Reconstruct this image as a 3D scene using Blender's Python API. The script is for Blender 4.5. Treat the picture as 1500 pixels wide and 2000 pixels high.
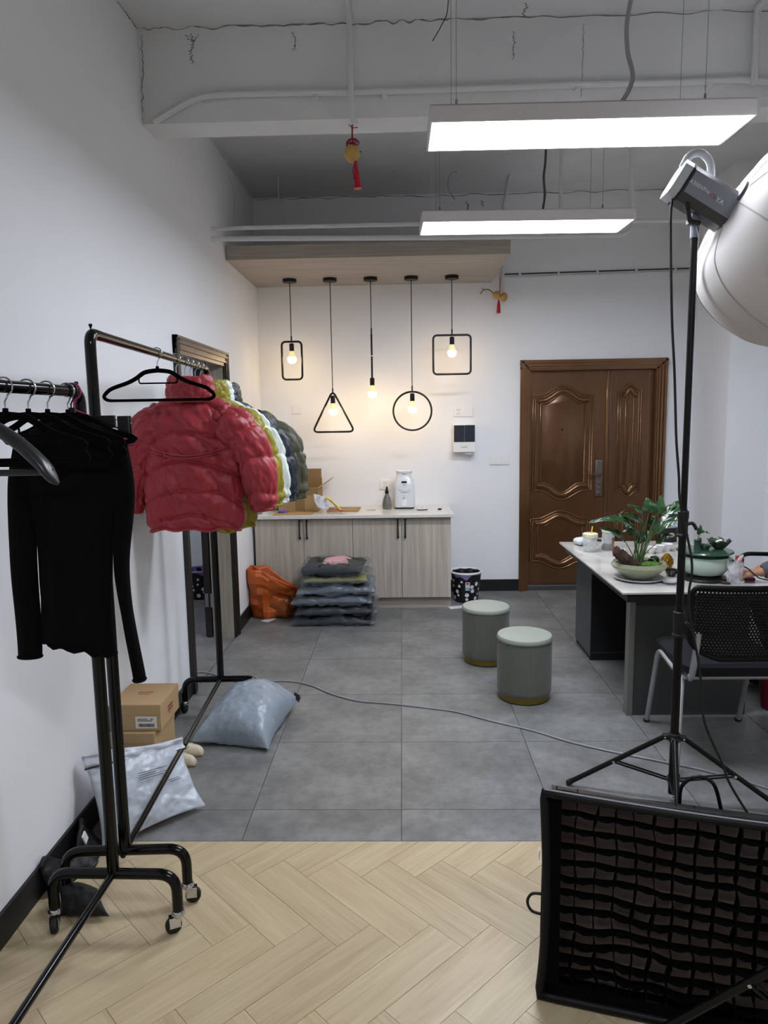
import bpy, bmesh, math, random
from mathutils import Vector as V, Matrix, noise
import mathutils

for o in list(bpy.data.objects): bpy.data.objects.remove(o)
SC = bpy.context.scene
C = SC.collection
random.seed(7)
PI = math.pi

# ------------------------------------------------------------------ camera
CF, CP, CY, CR, CH = 1387.147, 0.133536, 0.026692, -0.016023, 1.57239
_fw = V((-math.sin(CY)*math.cos(CP), math.cos(CY)*math.cos(CP), -math.sin(CP)))
_ri = V((math.cos(CY), math.sin(CY), 0)); _up = _ri.cross(_fw)
RI = _ri*math.cos(CR) + _up*math.sin(CR); UP = -_ri*math.sin(CR) + _up*math.cos(CR)
cam = bpy.data.cameras.new('camera'); camo = bpy.data.objects.new('camera', cam); C.objects.link(camo)
cam.sensor_fit = 'HORIZONTAL'; cam.sensor_width = 36; cam.lens = CF*36/1500; cam.clip_start = .02
camo.matrix_world = Matrix(((RI.x, UP.x, -_fw.x, 0), (RI.y, UP.y, -_fw.y, 0), (RI.z, UP.z, -_fw.z, CH), (0, 0, 0, 1)))
SC.camera = camo
def ray(u, v): return RI*((u-750)/CF) - UP*((v-1000)/CF) + _fw
def _hit(u, v, ax, val):
    d = ray(u, v); o = V((0, 0, CH)); return o + d*((val-o[ax])/d[ax])
def fl(u, v, z=0.0): return _hit(u, v, 2, z)      # photo pixel -> point on a level surface
def at(u, v, y): return _hit(u, v, 1, y)          # photo pixel -> point on a plane facing the room's length
def side(u, v, x): return _hit(u, v, 0, x)        # photo pixel -> point on a side plane

# ------------------------------------------------------------------ world, exposure
w = bpy.data.worlds.new('world'); SC.world = w; w.use_nodes = True
w.node_tree.nodes['Background'].inputs[0].default_value = (.8, .88, 1, 1)
w.node_tree.nodes['Background'].inputs[1].default_value = .05
SC.view_settings.view_transform = 'Standard'; SC.view_settings.look = 'None'
SC.view_settings.gamma = 1; SC.view_settings.use_curve_mapping = False
SC.view_settings.exposure = 1.42
PANEL_POWER = 14.0
BULB_POWER = 18.0

# ------------------------------------------------------------------ materials
MATS = {}
def srgb(h):
    if isinstance(h, str):
        h = h.lstrip('#'); c = [int(h[i:i+2], 16)/255 for i in (0, 2, 4)]
    else: c = h
    return tuple(((x/12.92) if x <= .04045 else ((x+.055)/1.055)**2.4) for x in c)
def mat(name, col, rough=.5, metal=0., noise_=None, bump=None, spec=.5, coat=0, trans=0, alpha=1, emit=None, sheen=0, ior=1.45, aniso=None, coords='Object', rnd=0):
    """noise_=(scale, amount[, (sx,sy,sz)])  bump=(scale, strength[, (sx,sy,sz)])"""
    if name in MATS: return MATS[name]
    m = bpy.data.materials.new(name); m.use_nodes = True; nt = m.node_tree; N = nt.nodes; L = nt.links
    b = N['Principled BSDF']; c = srgb(col)
    b.inputs['Base Color'].default_value = (*c, 1); b.inputs['Roughness'].default_value = rough
    b.inputs['Metallic'].default_value = metal; b.inputs['Specular IOR Level'].default_value = spec
    b.inputs['IOR'].default_value = ior
    b.inputs['Coat Weight'].default_value = coat; b.inputs['Transmission Weight'].default_value = trans; b.inputs['Alpha'].default_value = alpha
    b.inputs['Sheen Weight'].default_value = sheen
    if emit: b.inputs['Emission Color'].default_value = (*srgb(emit[0]), 1); b.inputs['Emission Strength'].default_value = emit[1]
    tc = N.new('ShaderNodeTexCoord')
    def tex(scale, sc=(1, 1, 1), detail=4, seed=0):
        mp = N.new('ShaderNodeMapping'); mp.inputs['Scale'].default_value = sc; mp.inputs['Location'].default_value = (seed, seed, seed)
        L.new(tc.outputs[coords], mp.inputs[0])
        t = N.new('ShaderNodeTexNoise'); t.inputs['Scale'].default_value = scale; t.inputs['Detail'].default_value = detail
        L.new(mp.outputs[0], t.inputs['Vector']); return t
    if noise_:
        t = tex(noise_[0], noise_[2] if len(noise_) > 2 else (1, 1, 1))
        mx = N.new('ShaderNodeMixRGB'); a = noise_[1]
        mx.inputs[1].default_value = (*[x*(1-a) for x in c], 1); mx.inputs[2].default_value = (*[min(1, x*(1+a)) for x in c], 1)
        rp = N.new('ShaderNodeMapRange'); rp.inputs[1].default_value = .3; rp.inputs[2].default_value = .7
        L.new(t.outputs['Fac'], rp.inputs[0]); L.new(rp.outputs[0], mx.inputs[0])
        out = mx.outputs[0]
        if rnd:
            oi = N.new('ShaderNodeObjectInfo'); hs = N.new('ShaderNodeHueSaturation'); mr = N.new('ShaderNodeMapRange')
            mr.inputs[3].default_value = 1-rnd; mr.inputs[4].default_value = 1+rnd
            L.new(oi.outputs['Random'], mr.inputs[0]); L.new(mr.outputs[0], hs.inputs['Value']); L.new(out, hs.inputs['Color']); out = hs.outputs[0]
        L.new(out, b.inputs['Base Color'])
    if bump:
        t = tex(bump[0], bump[2] if len(bump) > 2 else (1, 1, 1), 6, 3.3)
        bp = N.new('ShaderNodeBump'); bp.inputs['Strength'].default_value = bump[1]; bp.inputs['Distance'].default_value = .01
        L.new(t.outputs['Fac'], bp.inputs['Height']); L.new(bp.outputs[0], b.inputs['Normal'])
    MATS[name] = m; return m
def woodmat(name, dark, light, sc, rough=.45, rnd=.06, streak=.5, seed=0, spec=.4, bump=.05):
    """long grain; sc = noise scale per axis (small along the grain)"""
    if name in MATS: return MATS[name]
    m = bpy.data.materials.new(name); m.use_nodes = True; nt = m.node_tree; N = nt.nodes; L = nt.links; b = N['Principled BSDF']
    tc = N.new('ShaderNodeTexCoord'); oi = N.new('ShaderNodeObjectInfo')
    cmb = N.new('ShaderNodeCombineXYZ'); mu = N.new('ShaderNodeMath'); mu.operation = 'MULTIPLY'; mu.inputs[1].default_value = 37.
    L.new(oi.outputs['Random'], mu.inputs[0])
    for i in range(3): L.new(mu.outputs[0], cmb.inputs[i])
    ad = N.new('ShaderNodeVectorMath'); ad.operation = 'ADD'; L.new(tc.outputs['Object'], ad.inputs[0]); L.new(cmb.outputs[0], ad.inputs[1])
    mp = N.new('ShaderNodeMapping'); mp.inputs['Scale'].default_value = sc; mp.inputs['Location'].default_value = (seed, seed, seed); L.new(ad.outputs[0], mp.inputs[0])
    t1 = N.new('ShaderNodeTexNoise'); t1.inputs['Scale'].default_value = 1; t1.inputs['Detail'].default_value = 6; t1.inputs['Distortion'].default_value = .6; L.new(mp.outputs[0], t1.inputs['Vector'])
    mp2 = N.new('ShaderNodeMapping'); mp2.inputs['Scale'].default_value = tuple(x*6 if x > 5 else x*2 for x in sc); L.new(ad.outputs[0], mp2.inputs[0])
    t2 = N.new('ShaderNodeTexNoise'); t2.inputs['Scale'].default_value = 1; t2.inputs['Detail'].default_value = 3; L.new(mp2.outputs[0], t2.inputs['Vector'])
    mx0 = N.new('ShaderNodeMix'); mx0.inputs[0].default_value = streak; L.new(t1.outputs['Fac'], mx0.inputs[2]); L.new(t2.outputs['Fac'], mx0.inputs[3])
    rp = N.new('ShaderNodeMapRange'); rp.inputs[1].default_value = .33; rp.inputs[2].default_value = .67; L.new(mx0.outputs[0], rp.inputs[0])
    mx = N.new('ShaderNodeMixRGB'); mx.inputs[1].default_value = (*srgb(dark), 1); mx.inputs[2].default_value = (*srgb(light), 1); L.new(rp.outputs[0], mx.inputs[0])
    hs = N.new('ShaderNodeHueSaturation'); mr = N.new('ShaderNodeMapRange'); mr.inputs[3].default_value = 1-rnd; mr.inputs[4].default_value = 1+rnd
    L.new(oi.outputs['Random'], mr.inputs[0]); L.new(mr.outputs[0], hs.inputs['Value']); L.new(mx.outputs[0], hs.inputs['Color']); L.new(hs.outputs[0], b.inputs['Base Color'])
    bp = N.new('ShaderNodeBump'); bp.inputs['Strength'].default_value = bump; bp.inputs['Distance'].default_value = .004; L.new(mx0.outputs[0], bp.inputs['Height']); L.new(bp.outputs[0], b.inputs['Normal'])
    b.inputs['Roughness'].default_value = rough; b.inputs['Specular IOR Level'].default_value = spec
    MATS[name] = m; return m
def film(name, tint, cover, rough=.12, scale=30):
    """thin clear plastic film: partly see-through, glossy, crinkled"""
    if name in MATS: return MATS[name]
    m = bpy.data.materials.new(name); m.use_nodes = True; nt = m.node_tree; N = nt.nodes; L = nt.links
    b = N['Principled BSDF']; b.inputs['Base Color'].default_value = (*srgb(tint), 1); b.inputs['Roughness'].default_value = rough
    b.inputs['Specular IOR Level'].default_value = .8
    tc = N.new('ShaderNodeTexCoord'); t = N.new('ShaderNodeTexNoise'); t.inputs['Scale'].default_value = scale; t.inputs['Detail'].default_value = 5
    L.new(tc.outputs['Object'], t.inputs['Vector'])
    bp = N.new('ShaderNodeBump'); bp.inputs['Strength'].default_value = .8; bp.inputs['Distance'].default_value = .01; L.new(t.outputs['Fac'], bp.inputs['Height']); L.new(bp.outputs[0], b.inputs['Normal'])
    tr = N.new('ShaderNodeBsdfTransparent'); mx = N.new('ShaderNodeMixShader'); mx.inputs[0].default_value = cover
    L.new(tr.outputs[0], mx.inputs[1]); L.new(b.outputs[0], mx.inputs[2]); L.new(mx.outputs[0], N['Material Output'].inputs[0])
    MATS[name] = m; return m

# ------------------------------------------------------------------ mesh helpers
def frames(path, closed=False):
    n = len(path); T = []
    for i in range(n):
        if closed: t = path[(i+1) % n]-path[i-1]
        else: t = path[min(i+1, n-1)]-path[max(i-1, 0)]
        T.append(t.normalized() if t.length > 1e-9 else V((0, 0, 1)))
    up = V((0, 0, 1)) if abs(T[0].z) < .9 else V((0, 1, 0))
    a = T[0].cross(up).normalized(); out = []
    for i in range(n):
        if i: 
            q = T[i-1].rotation_difference(T[i]); a = (q @ a); a = (a - T[i]*a.dot(T[i])).normalized()
        out.append((a, T[i].cross(a)))
    if closed:   # undo twist
        q = T[-1].rotation_difference(T[0]); e = q @ out[-1][0]; ang = math.atan2(e.dot(out[0][1]), e.dot(out[0][0]))
        out = [(A*math.cos(-ang*i/n)+B*math.sin(-ang*i/n), B*math.cos(-ang*i/n)-A*math.sin(-ang*i/n)) for i, (A, B) in enumerate(out)]
    return out
def smooth(pts, k=6, closed=False):
    pts = [V(p) for p in pts]; n = len(pts); out = []
    for i in range(n if closed else n-1):
        g = (lambda j: pts[j % n]) if closed else (lambda j: pts[max(0, min(n-1, j))])
        p0, p1, p2, p3 = g(i-1), g(i), g(i+1), g(i+2)
        for s in range(k):
            t = s/k
            out.append(.5*((2*p1)+(p2-p0)*t+(2*p0-5*p1+4*p2-p3)*t*t+(3*p1-p0-3*p2+p3)*t**3))
    if not closed: out.append(pts[-1])
    return out
def fillet(pts, r, k=5, closed=False):
    """polyline with rounded corners"""
    pts = [V(p) for p in pts]; n = len(pts); out = []
    for i in range(n):
        if not closed and i in (0, n-1): out.append(pts[i]); continue
        p, a, b = pts[i], pts[i-1], pts[(i+1) % n]
        rr = min(r, (a-p).length*.49, (b-p).length*.49); s, e = p+(a-p).normalized()*rr, p+(b-p).normalized()*rr
        for j in range(k+1):
            t = j/k; out.append(s*(1-t)**2+p*2*t*(1-t)+e*t*t)
    return out
class MB:
    def __init__(s): s.v = []; s.f = []; s.M = None
    def add(s, vs, fs):
        o = len(s.v); s.v += [tuple(x) for x in vs]; s.f += [tuple(o+i for i in f) for f in fs]; return s
    def box(s, a, b, m=None):
        x0, y0, z0 = a; x1, y1, z1 = b
        vs = [V(p) for p in ((x0,y0,z0),(x1,y0,z0),(x1,y1,z0),(x0,y1,z0),(x0,y0,z1),(x1,y0,z1),(x1,y1,z1),(x0,y1,z1))]
        if m is not None: vs = [m @ p for p in vs]
        return s.add(vs, [(0,3,2,1),(4,5,6,7),(0,1,5,4),(1,2,6,5),(2,3,7,6),(3,0,4,7)])
    def cbox(s, c, d, m=None): return s.box([c[i]-d[i]/2 for i in range(3)], [c[i]+d[i]/2 for i in range(3)], m)
    def tube(s, path, r, n=10, closed=False, caps=True, flat=1.0):
        path = [V(p) for p in path]; fr = frames(path, closed); N = len(path); vs = []; fs = []
        for i, (p, (a, b)) in enumerate(zip(path, fr)):
            rr = r(i/(N-1)) if callable(r) else (r[i] if isinstance(r, (list, tuple)) else r)
            for k in range(n):
                t = 2*PI*k/n; vs.append(p+a*math.cos(t)*rr+b*math.sin(t)*rr*flat)
        for i in range(N if closed else N-1):
            j = (i+1) % N
            for k in range(n): fs.append((i*n+k, i*n+(k+1) % n, j*n+(k+1) % n, j*n+k))
        if caps and not closed: fs.append(tuple(range(n-1, -1, -1))); fs.append(tuple((N-1)*n+k for k in range(n)))
        return s.add(vs, fs)
    def rod(s, a, b, r, n=10): return s.tube([a, b], r, n)
    def lathe(s, prof, n=32, m=None, ang=2*PI, cap=True):
        """prof: list of (radius, height); axis z"""
        full = abs(ang-2*PI) < 1e-6; K = n if full else n+1; vs = []; fs = []
        for (r, z) in prof:
            for k in range(K):
                t = ang*k/n; p = V((r*math.cos(t), r*math.sin(t), z)); vs.append(m @ p if m is not None else p)
        for i in range(len(prof)-1):
            for k in range(n): fs.append((i*K+k, i*K+(k+1) % K, (i+1)*K+(k+1) % K, (i+1)*K+k))
        if cap and full:
            if prof[0][0] > 1e-5: fs.append(tuple(range(K-1, -1, -1)))
            if prof[-1][0] > 1e-5: fs.append(tuple((len(prof)-1)*K+k for k in range(K)))
        return s.add(vs, fs)
    def prism(s, pts, z0, z1, m=None):
        n = len(pts); vs = [V((p[0], p[1], z0)) for p in pts]+[V((p[0], p[1], z1)) for p in pts]
        if m is not None: vs = [m @ p for p in vs]
        return s.add(vs, [tuple(range(n-1, -1, -1)), tuple(range(n, 2*n))]+[(i, (i+1) % n, n+(i+1) % n, n+i) for i in range(n)])
    def grid(s, fn, nu, nv, cu=False, cv=False):
        vs = [fn(i/(nu if cu else nu-1), j/(nv if cv else nv-1)) for i in range(nu) for j in range(nv)]; fs = []
        for i in range(nu if cu else nu-1):
            for j in range(nv if cv else nv-1):
                fs.append((i*nv+j, ((i+1) % nu)*nv+j, ((i+1) % nu)*nv+(j+1) % nv, i*nv+(j+1) % nv))
        return s.add(vs, fs)
    def sphere(s, c, r, n=16, sc=(1, 1, 1)):
        k = n//2; return s.lathe([(max(1e-6, r*math.sin(PI*i/k)), -r*math.cos(PI*i/k)) for i in range(k+1)], n, Matrix.Translation(c) @ Matrix.Diagonal((*sc, 1)), cap=False)
    def mesh(s, name, mat_=None, sharp=35, flat=False, merge=True):
        me = bpy.data.meshes.new(name); me.from_pydata(s.v, [], s.f)
        bm = bmesh.new(); bm.from_mesh(me)
        if merge: bmesh.ops.remove_doubles(bm, verts=bm.verts, dist=1e-6)
        bmesh.ops.recalc_face_normals(bm, faces=bm.faces); bm.to_mesh(me); bm.free()
        if not flat:
            me.polygons.foreach_set('use_smooth', [True]*len(me.polygons)); me.set_sharp_from_angle(angle=math.radians(sharp))
        if mat_: me.materials.append(mat_)
        return me
    def build(s, name, mat_, parent=None, bevel=0, sharp=35, solid=0, sub=0, flat=False, seg=2):
        o = bpy.data.objects.new(name, s.mesh(name, mat_, sharp, flat)); C.objects.link(o)
        if parent is not None: o.parent = parent
        if solid: md = o.modifiers.new('solid', 'SOLIDIFY'); md.thickness = solid; md.offset = 0
        if sub: md = o.modifiers.new('sub', 'SUBSURF'); md.levels = sub; md.render_levels = sub
        if bevel: md = o.modifiers.new('bevel', 'BEVEL'); md.width = bevel; md.segments = seg; md.limit_method = 'ANGLE'; md.angle_limit = math.radians(40)
        return o
def tag(o, label, cat=None, group=None, kind=None):
    if label: o['label'] = label
    if cat: o['category'] = cat
    if group: o['group'] = group
    if kind: o['kind'] = kind
    return o
def thing(name, label, cat, loc=(0, 0, 0), rz=0, group=None, kind=None):
    o = bpy.data.objects.new(name, None); C.objects.link(o); o.empty_display_size = .05
    o.location = loc; o.rotation_euler = (0, 0, rz); return tag(o, label, cat, group, kind)
def dup(o, loc=None, rz=None, label=None, group=None, parent=None):
    c = o.copy(); C.objects.link(c); c.parent = parent
    if loc is not None: c.location = loc
    if rz is not None: c.rotation_euler = (0, 0, rz)
    if label: c['label'] = label
    if group: c['group'] = group
    for ch in list(o.children): dup(ch, parent=c)
    return c
def text(name, body, size, m, parent, mw, extrude=.0006, align='CENTER'):
    """flat lettering turned into a mesh"""
    cu = bpy.data.curves.new(name, 'FONT'); cu.body = body; cu.size = size; cu.extrude = extrude; cu.align_x = align; cu.align_y = 'CENTER'
    t = bpy.data.objects.new(name, cu); C.objects.link(t); dg = bpy.context.evaluated_depsgraph_get()
    me = bpy.data.meshes.new_from_object(t.evaluated_get(dg)); bpy.data.objects.remove(t); me.materials.clear(); me.materials.append(m)
    o = bpy.data.objects.new(name, me); C.objects.link(o); o.parent = parent; o.matrix_local = mw; return o
def frame3(o, x, y):
    """matrix with local x, y axes and their normal at origin o"""
    x = V(x).normalized(); z = x.cross(V(y)).normalized(); y = z.cross(x)
    return Matrix(((x.x, y.x, z.x, o[0]), (x.y, y.y, z.y, o[1]), (x.z, y.z, z.z, o[2]), (0, 0, 0, 1)))
def fbm(p, s=1., o=4): return noise.fractal(V(p)*s, 1., 2., o)
# ================================================================== THE SETTING
XL, XR, YB, YR, ZC = -1.234, 2.85, 6.28, -2.6, 3.42
WOOD_Y = 2.465
D1A, D1B, D1H = 3.97, 4.98, 1.955          # doorway in the left wall (opening)
E_X0, E_X1, E_H = 1.03, 2.289, 2.034       # entrance door (outer frame)

M_wall = mat('white_wall_paint', (.935, .94, .95), .75, noise_=(1.3, .015), bump=(60, .06))
M_ceil = mat('painted_concrete', (.885, .89, .895), .85, noise_=(2.2, .05), bump=(14, .25))
M_black = mat('black_baseboard', '#17181a', .45)
M_grout = mat('tile_grout', '#65676a', .9)
M_tile = mat('grey_stone_tile', '#747473', .4, noise_=(3.2, .28), bump=(40, .03), rnd=.05, spec=.45)
M_plank = woodmat('pale_oak_plank', '#b09c7b', '#cab897', (2.6, 22, 22), .36, .045, .4)
M_slab = mat('plank_joint', '#6d5c42', .8)

def struct(o, label): return tag(o, label, None, None, 'structure')
# marbled variation for tiles in two scales
def tile_material():
    m = M_tile; nt = m.node_tree; N = nt.nodes; L = nt.links; b = N['Principled BSDF']
    src = b.inputs['Base Color'].links[0].from_socket
    geo = N.new('ShaderNodeNewGeometry')
    t = N.new('ShaderNodeTexNoise'); t.inputs['Scale'].default_value = 17; t.inputs['Detail'].default_value = 8; t.inputs['Roughness'].default_value = .7; L.new(geo.outputs['Position'], t.inputs['Vector'])
    mr = N.new('ShaderNodeMapRange'); mr.inputs[1].default_value = .3; mr.inputs[2].default_value = .7; mr.inputs[3].default_value = .76; mr.inputs[4].default_value = 1.24; L.new(t.outputs['Fac'], mr.inputs[0])
    h = N.new('ShaderNodeHueSaturation'); L.new(mr.outputs[0], h.inputs['Value']); L.new(src, h.inputs['Color']); L.new(h.outputs[0], b.inputs['Base Color'])
tile_material()

# --- tiled floor, also through the doorway into the next room
floor = MB().box((XL, WOOD_Y, -.08), (XR, YB+.15, -.006)).box((-3.2, 3.1, -.08), (XL, 7.2, -.006)).build('floor', M_grout)
struct(floor, 'dark grey stone tiled floor at the back of the room')
tx0, ty0, ts, gap = -.0205, 2.681, .6, .0016
shared = {}
def tile(x0, x1, y0, y1):
    if x1-x0 < .02 or y1-y0 < .02: return
    w, d = round(x1-x0-2*gap, 3), round(y1-y0-2*gap, 3)
    if (w, d) not in shared: shared[(w, d)] = MB().box((-w/2, -d/2, -.006), (w/2, d/2, 0)).mesh('tile', M_tile, flat=True)
    o = bpy.data.objects.new('tile', shared[(w, d)]); C.objects.link(o); o.parent = floor; o.location = ((x0+x1)/2, (y0+y1)/2, 0)
for i in range(-6, 6):
    for j in range(-1, 8):
        x0, x1 = tx0+ts*i, tx0+ts*(i+1); y0, y1 = ty0+ts*j, ty0+ts*(j+1)
        a0, a1, b0, b1 = max(x0, XL), min(x1, XR), max(y0, WOOD_Y), min(y1, YB)
        if a1 > a0 and b1 > b0: tile(a0, a1, b0, b1)
        a0, a1, b0, b1 = max(x0, -3.2), min(x1, XL), max(y0, 3.1), min(y1, 7.2)
        if a1 > a0 and b1 > b0: tile(a0, a1, b0, b1)

# --- herringbone plank floor
wood = MB().box((XL, YR, -.08), (XR, WOOD_Y, -.005)).build('floor_wood', M_slab)
struct(wood, 'pale oak herringbone plank floor in the front of the room')
def clip(poly, ax, val, keep_less):
    out = []
    for i in range(len(poly)):
        p, q = poly[i], poly[(i+1) % len(poly)]
        ip = (p[ax] <= val) == keep_less; iq = (q[ax] <= val) == keep_less
        if ip: out.append(p)
        if ip != iq: t = (val-p[ax])/(q[ax]-p[ax]); out.append(p+(q-p)*t)
    return out
PW, PL = .133, .458
HOX, HOY = -.348, 2.256
rot45 = Matrix.Rotation(-PI/4, 2); plank_me = {}
g = .0007
rest = MB()
def plank(kind, i, j):
    ox, oy = i*PW+j*PL, i*PW-j*PL
    if kind == 'H': x0, y0, x1, y1 = ox, oy, ox+PL, oy+PW
    else: x0, y0, x1, y1 = ox, oy+PW, ox+PW, oy+PW+PL
    c = rot45 @ V(((x0+x1)/2, (y0+y1)/2)) + V((HOX, HOY)); ang = -PI/4 if kind == 'H' else PI/4
    hl, hw = PL/2-g, PW/2-g
    loc = [V((-hl, -hw)), V((hl, -hw)), V((hl, hw)), V((-hl, hw))]; R2 = Matrix.Rotation(ang, 2)
    wp = [R2 @ p + c for p in loc]
    cl = wp
    for ax, val, less in ((0, XL, False), (0, XR, True), (1, YR, False), (1, WOOD_Y-.001, True)):
        cl = clip(cl, ax, val, less) if cl else cl
    if len(cl) < 3: return
    area = abs(sum(cl[k].x*cl[(k+1) % len(cl)].y-cl[(k+1) % len(cl)].x*cl[k].y for k in range(len(cl)))/2)
    if area < .0003: return
    if c.y < .85: rest.prism(cl, -.005, 0); return
    if area > .999*4*hl*hw:
        if 'full' not in plank_me: plank_me['full'] = MB().prism(loc, -.005, 0).mesh('plank', M_plank, flat=True)
        me = plank_me['full']
    else: me = MB().prism([R2.inverted() @ (p-c) for p in cl], -.005, 0).mesh('plank', M_plank, flat=True)
    o = bpy.data.objects.new('plank', me); C.objects.link(o); o.parent = wood; o.location = (c.x, c.y, 0); o.rotation_euler = (0, 0, ang)
for i in range(-60, 61):
    for j in range(-9, 10): plank('H', i, j); plank('V', i, j)
ro = rest.build('plank_field', M_plank, wood, flat=True); ro['kind'] = 'stuff'
# thin transition strip between the two floors

# --- walls
T = .15
struct(MB().box((XL-T, YR, 0), (XL, D1A, ZC)).box((XL-T, D1B, 0), (XL, YB+.15, ZC)).box((XL-T, D1A, D1H), (XL, D1B, ZC)).build('wall_left', M_wall), 'white painted long wall with the narrow doorway')
struct(MB().box((XL, YB, 0), (E_X0+.06, YB+T, ZC)).box((E_X1-.06, YB, 0), (XR+.2, YB+T, ZC)).box((E_X0+.06, YB, E_H-.06), (E_X1-.06, YB+T, ZC)).build('wall_back', M_wall), 'white painted end wall with the bronze entrance door')
struct(MB().box((XR, YR, 0), (XR+T, YB, ZC)).build('wall_right', M_wall), 'white painted wall beside the desk')
struct(MB().box((2.525, 5.63, 0), (XR, YB, ZC)).build('wall_column', M_wall), 'white square column in the corner beyond the desk')
struct(MB().box((XL-T, YR-T, 0), (XR+T, YR, ZC)).build('wall_rear', M_wall), 'white painted wall closing the front of the room')
struct(MB().box((-3.4, YR-T, ZC), (XR+T, 7.4, ZC+.12)).build('ceiling', M_ceil), 'bare concrete ceiling painted off white')
struct(MB().box((XL, 3.62, 2.99), (XR, 3.80, ZC)).build('ceiling_beam', M_ceil), 'deep concrete beam crossing the ceiling, painted white')
# next room seen through the doorway
struct(MB().box((-3.35, 6.75, 0), (XL-T, 6.9, ZC)).build('wall_inner_end', M_wall), 'white end wall of the small room through the doorway')
struct(MB().box((-3.35, 3.0, 0), (-3.2, 6.9, ZC)).build('wall_inner_side', M_wall), 'white side wall of the small room through the doorway')
struct(MB().box((-3.2, 2.95, 0), (XL-T, 3.1, ZC)).build('wall_inner_front', M_wall), 'white near wall of the small room through the doorway')
# baseboards
bh, bt = .105, .012
struct(MB().box((XL, YR, 0), (XL+bt, D1A-.075, bh)).box((XL, D1B+.075, 0), (XL+bt, YB, bh)).build('baseboard_left', M_black, bevel=.002), 'black baseboard along the long white wall')
struct(MB().box((XL+bt, YB-bt, 0), (E_X0, YB, bh)).box((E_X1, YB-bt, 0), (2.525, YB, bh)).build('baseboard_back', M_black, bevel=.002), 'black baseboard along the end wall beside the entrance door')
struct(MB().box((XR-bt, YR, 0), (XR, 5.63, bh)).build('baseboard_right', M_black, bevel=.002), 'black baseboard along the wall beside the desk')

# --- doorway in the left wall: dark casing, pale lining, open leaf
M_dark = mat('dark_walnut_casing', '#2b2422', .4, noise_=(6, .2, (1, 1, 12)))
M_casing = woodmat('walnut_casing_grain', '#3d332e', '#75655c', (30, 2, 30), .35, .03)
M_lining = woodmat('pale_lining', '#8f8779', '#b3aa9b', (30, 30, 2.2), .5, .03)
d1 = thing('door_1', None, None, (0, 0, 0)); struct(d1, 'open doorway with a dark ridged casing behind the hanging jackets')
def ridged(mb, a, b, inward, out, w, steps):
    """casing strip from a to b: ridges stepping across its width"""
    a, b = V(a), V(b)
    for (t0, t1, h) in steps:
        p = [a+inward*w*t0, b+inward*w*t0, b+inward*w*t1, a+inward*w*t1]
        q = [x+out*h for x in p]; mb.add(p+q, [(0, 1, 2, 3), (4, 5, 6, 7), (0, 1, 5, 4), (1, 2, 6, 5), (2, 3, 7, 6), (3, 0, 4, 7)])
ST = [(0, .14, .028), (.14, .3, .022), (.3, .42, .026), (.42, .62, .018), (.62, .76, .022), (.76, 1, .013)]
oa, ob, oh = D1A-.075, D1B+.075, D1H+.075
mb = MB(); ridged(mb, (XL, oa, oh), (XL, ob, oh), V((0, 0, -1)), V((1, 0, 0)), .095, ST); mb.build('casing_head', M_casing, d1)
mb = MB(); ridged(mb, (XL, oa, 0), (XL, oa, oh), V((0, 1, 0)), V((1, 0, 0)), .085, ST); mb.build('casing_side', M_dark, d1)
mb = MB(); ridged(mb, (XL, ob, 0), (XL, ob, oh), V((0, -1, 0)), V((1, 0, 0)), .085, ST); mb.build('casing_side', M_dark, d1)
MB().box((XL-T, D1B-.012, 0), (XL, D1B, D1H)).build('lining', M_lining, d1)
MB().box((XL-T, D1A, 0), (XL, D1A+.012, D1H)).build('lining', M_lining, d1)
MB().box((XL-T, D1A, D1H-.012), (XL, D1B, D1H)).build('lining_head', M_lining, d1)
leaf = MB().box((XL-T-.055, D1B-.02, .01), (XL-T-.01, D1B+.95, D1H-.02)).build('door_leaf', M_dark, d1, bevel=.002)
for z in (.28, .98, 1.68):
    MB().box((XL-T-.05, D1B-.0215, z-.05), (XL-T-.025, D1B-.0195, z+.05)).rod((XL-T-.004, D1B-.026, z-.05), (XL-T-.004, D1B-.026, z+.05), .006).build('hinge', mat('steel', '#b9bcc0', .3, 1), leaf)

# --- entrance door
M_bronze = mat('bronze_door', '#69472d', .3, .4, noise_=(5, .12, (1, 1, .2)), spec=.6, coat=.15)
M_bronze2 = mat('bronze_moulding', '#7d5838', .22, .6, noise_=(7, .1), spec=.7, coat=.25)
d2 = thing('door_2', None, None, (0, YB, 0)); struct(d2, 'bronze brown embossed entrance door with a narrow side leaf')
ES = [(0, .13, .026), (.13, .32, .046), (.32, .44, .028), (.44, .62, .036), (.62, .72, .018), (.72, .86, .026), (.86, 1, .01)]
cw = .085
for nm, a, b, inn in (('frame_head', (E_X0, 0, E_H), (E_X1, 0, E_H), V((0, 0, -1))), ('frame_side', (E_X0, 0, 0), (E_X0, 0, E_H), V((1, 0, 0))), ('frame_side', (E_X1, 0, 0), (E_X1, 0, E_H), V((-1, 0, 0)))):
    mb = MB(); ridged(mb, a, b, inn, V((0, -1, 0)), cw, ES)
    mb.build(nm, M_bronze2, d2)
jx0, jx1, jz = E_X0+.06, E_X1-.06, E_H-.06
MB().box((jx0, -.0, 0), (jx0+.03, .11, jz)).build('jamb', M_bronze, d2)
MB().box((jx1-.03, -.0, 0), (jx1, .11, jz)).build('jamb', M_bronze, d2)
MB().box((jx0, 0, jz-.03), (jx1, .11, jz)).build('jamb_head', M_bronze, d2)
MB().box((jx0, -.005, 0), (jx1, .12, .045)).build('threshold', mat('door_threshold', '#5b5d5e', .4, .6), d2, bevel=.004)
lx0, lx1 = jx0+.03, jx1-.03; SPL = at(1187, 900, YB+.06).x
LY = .055
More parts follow.
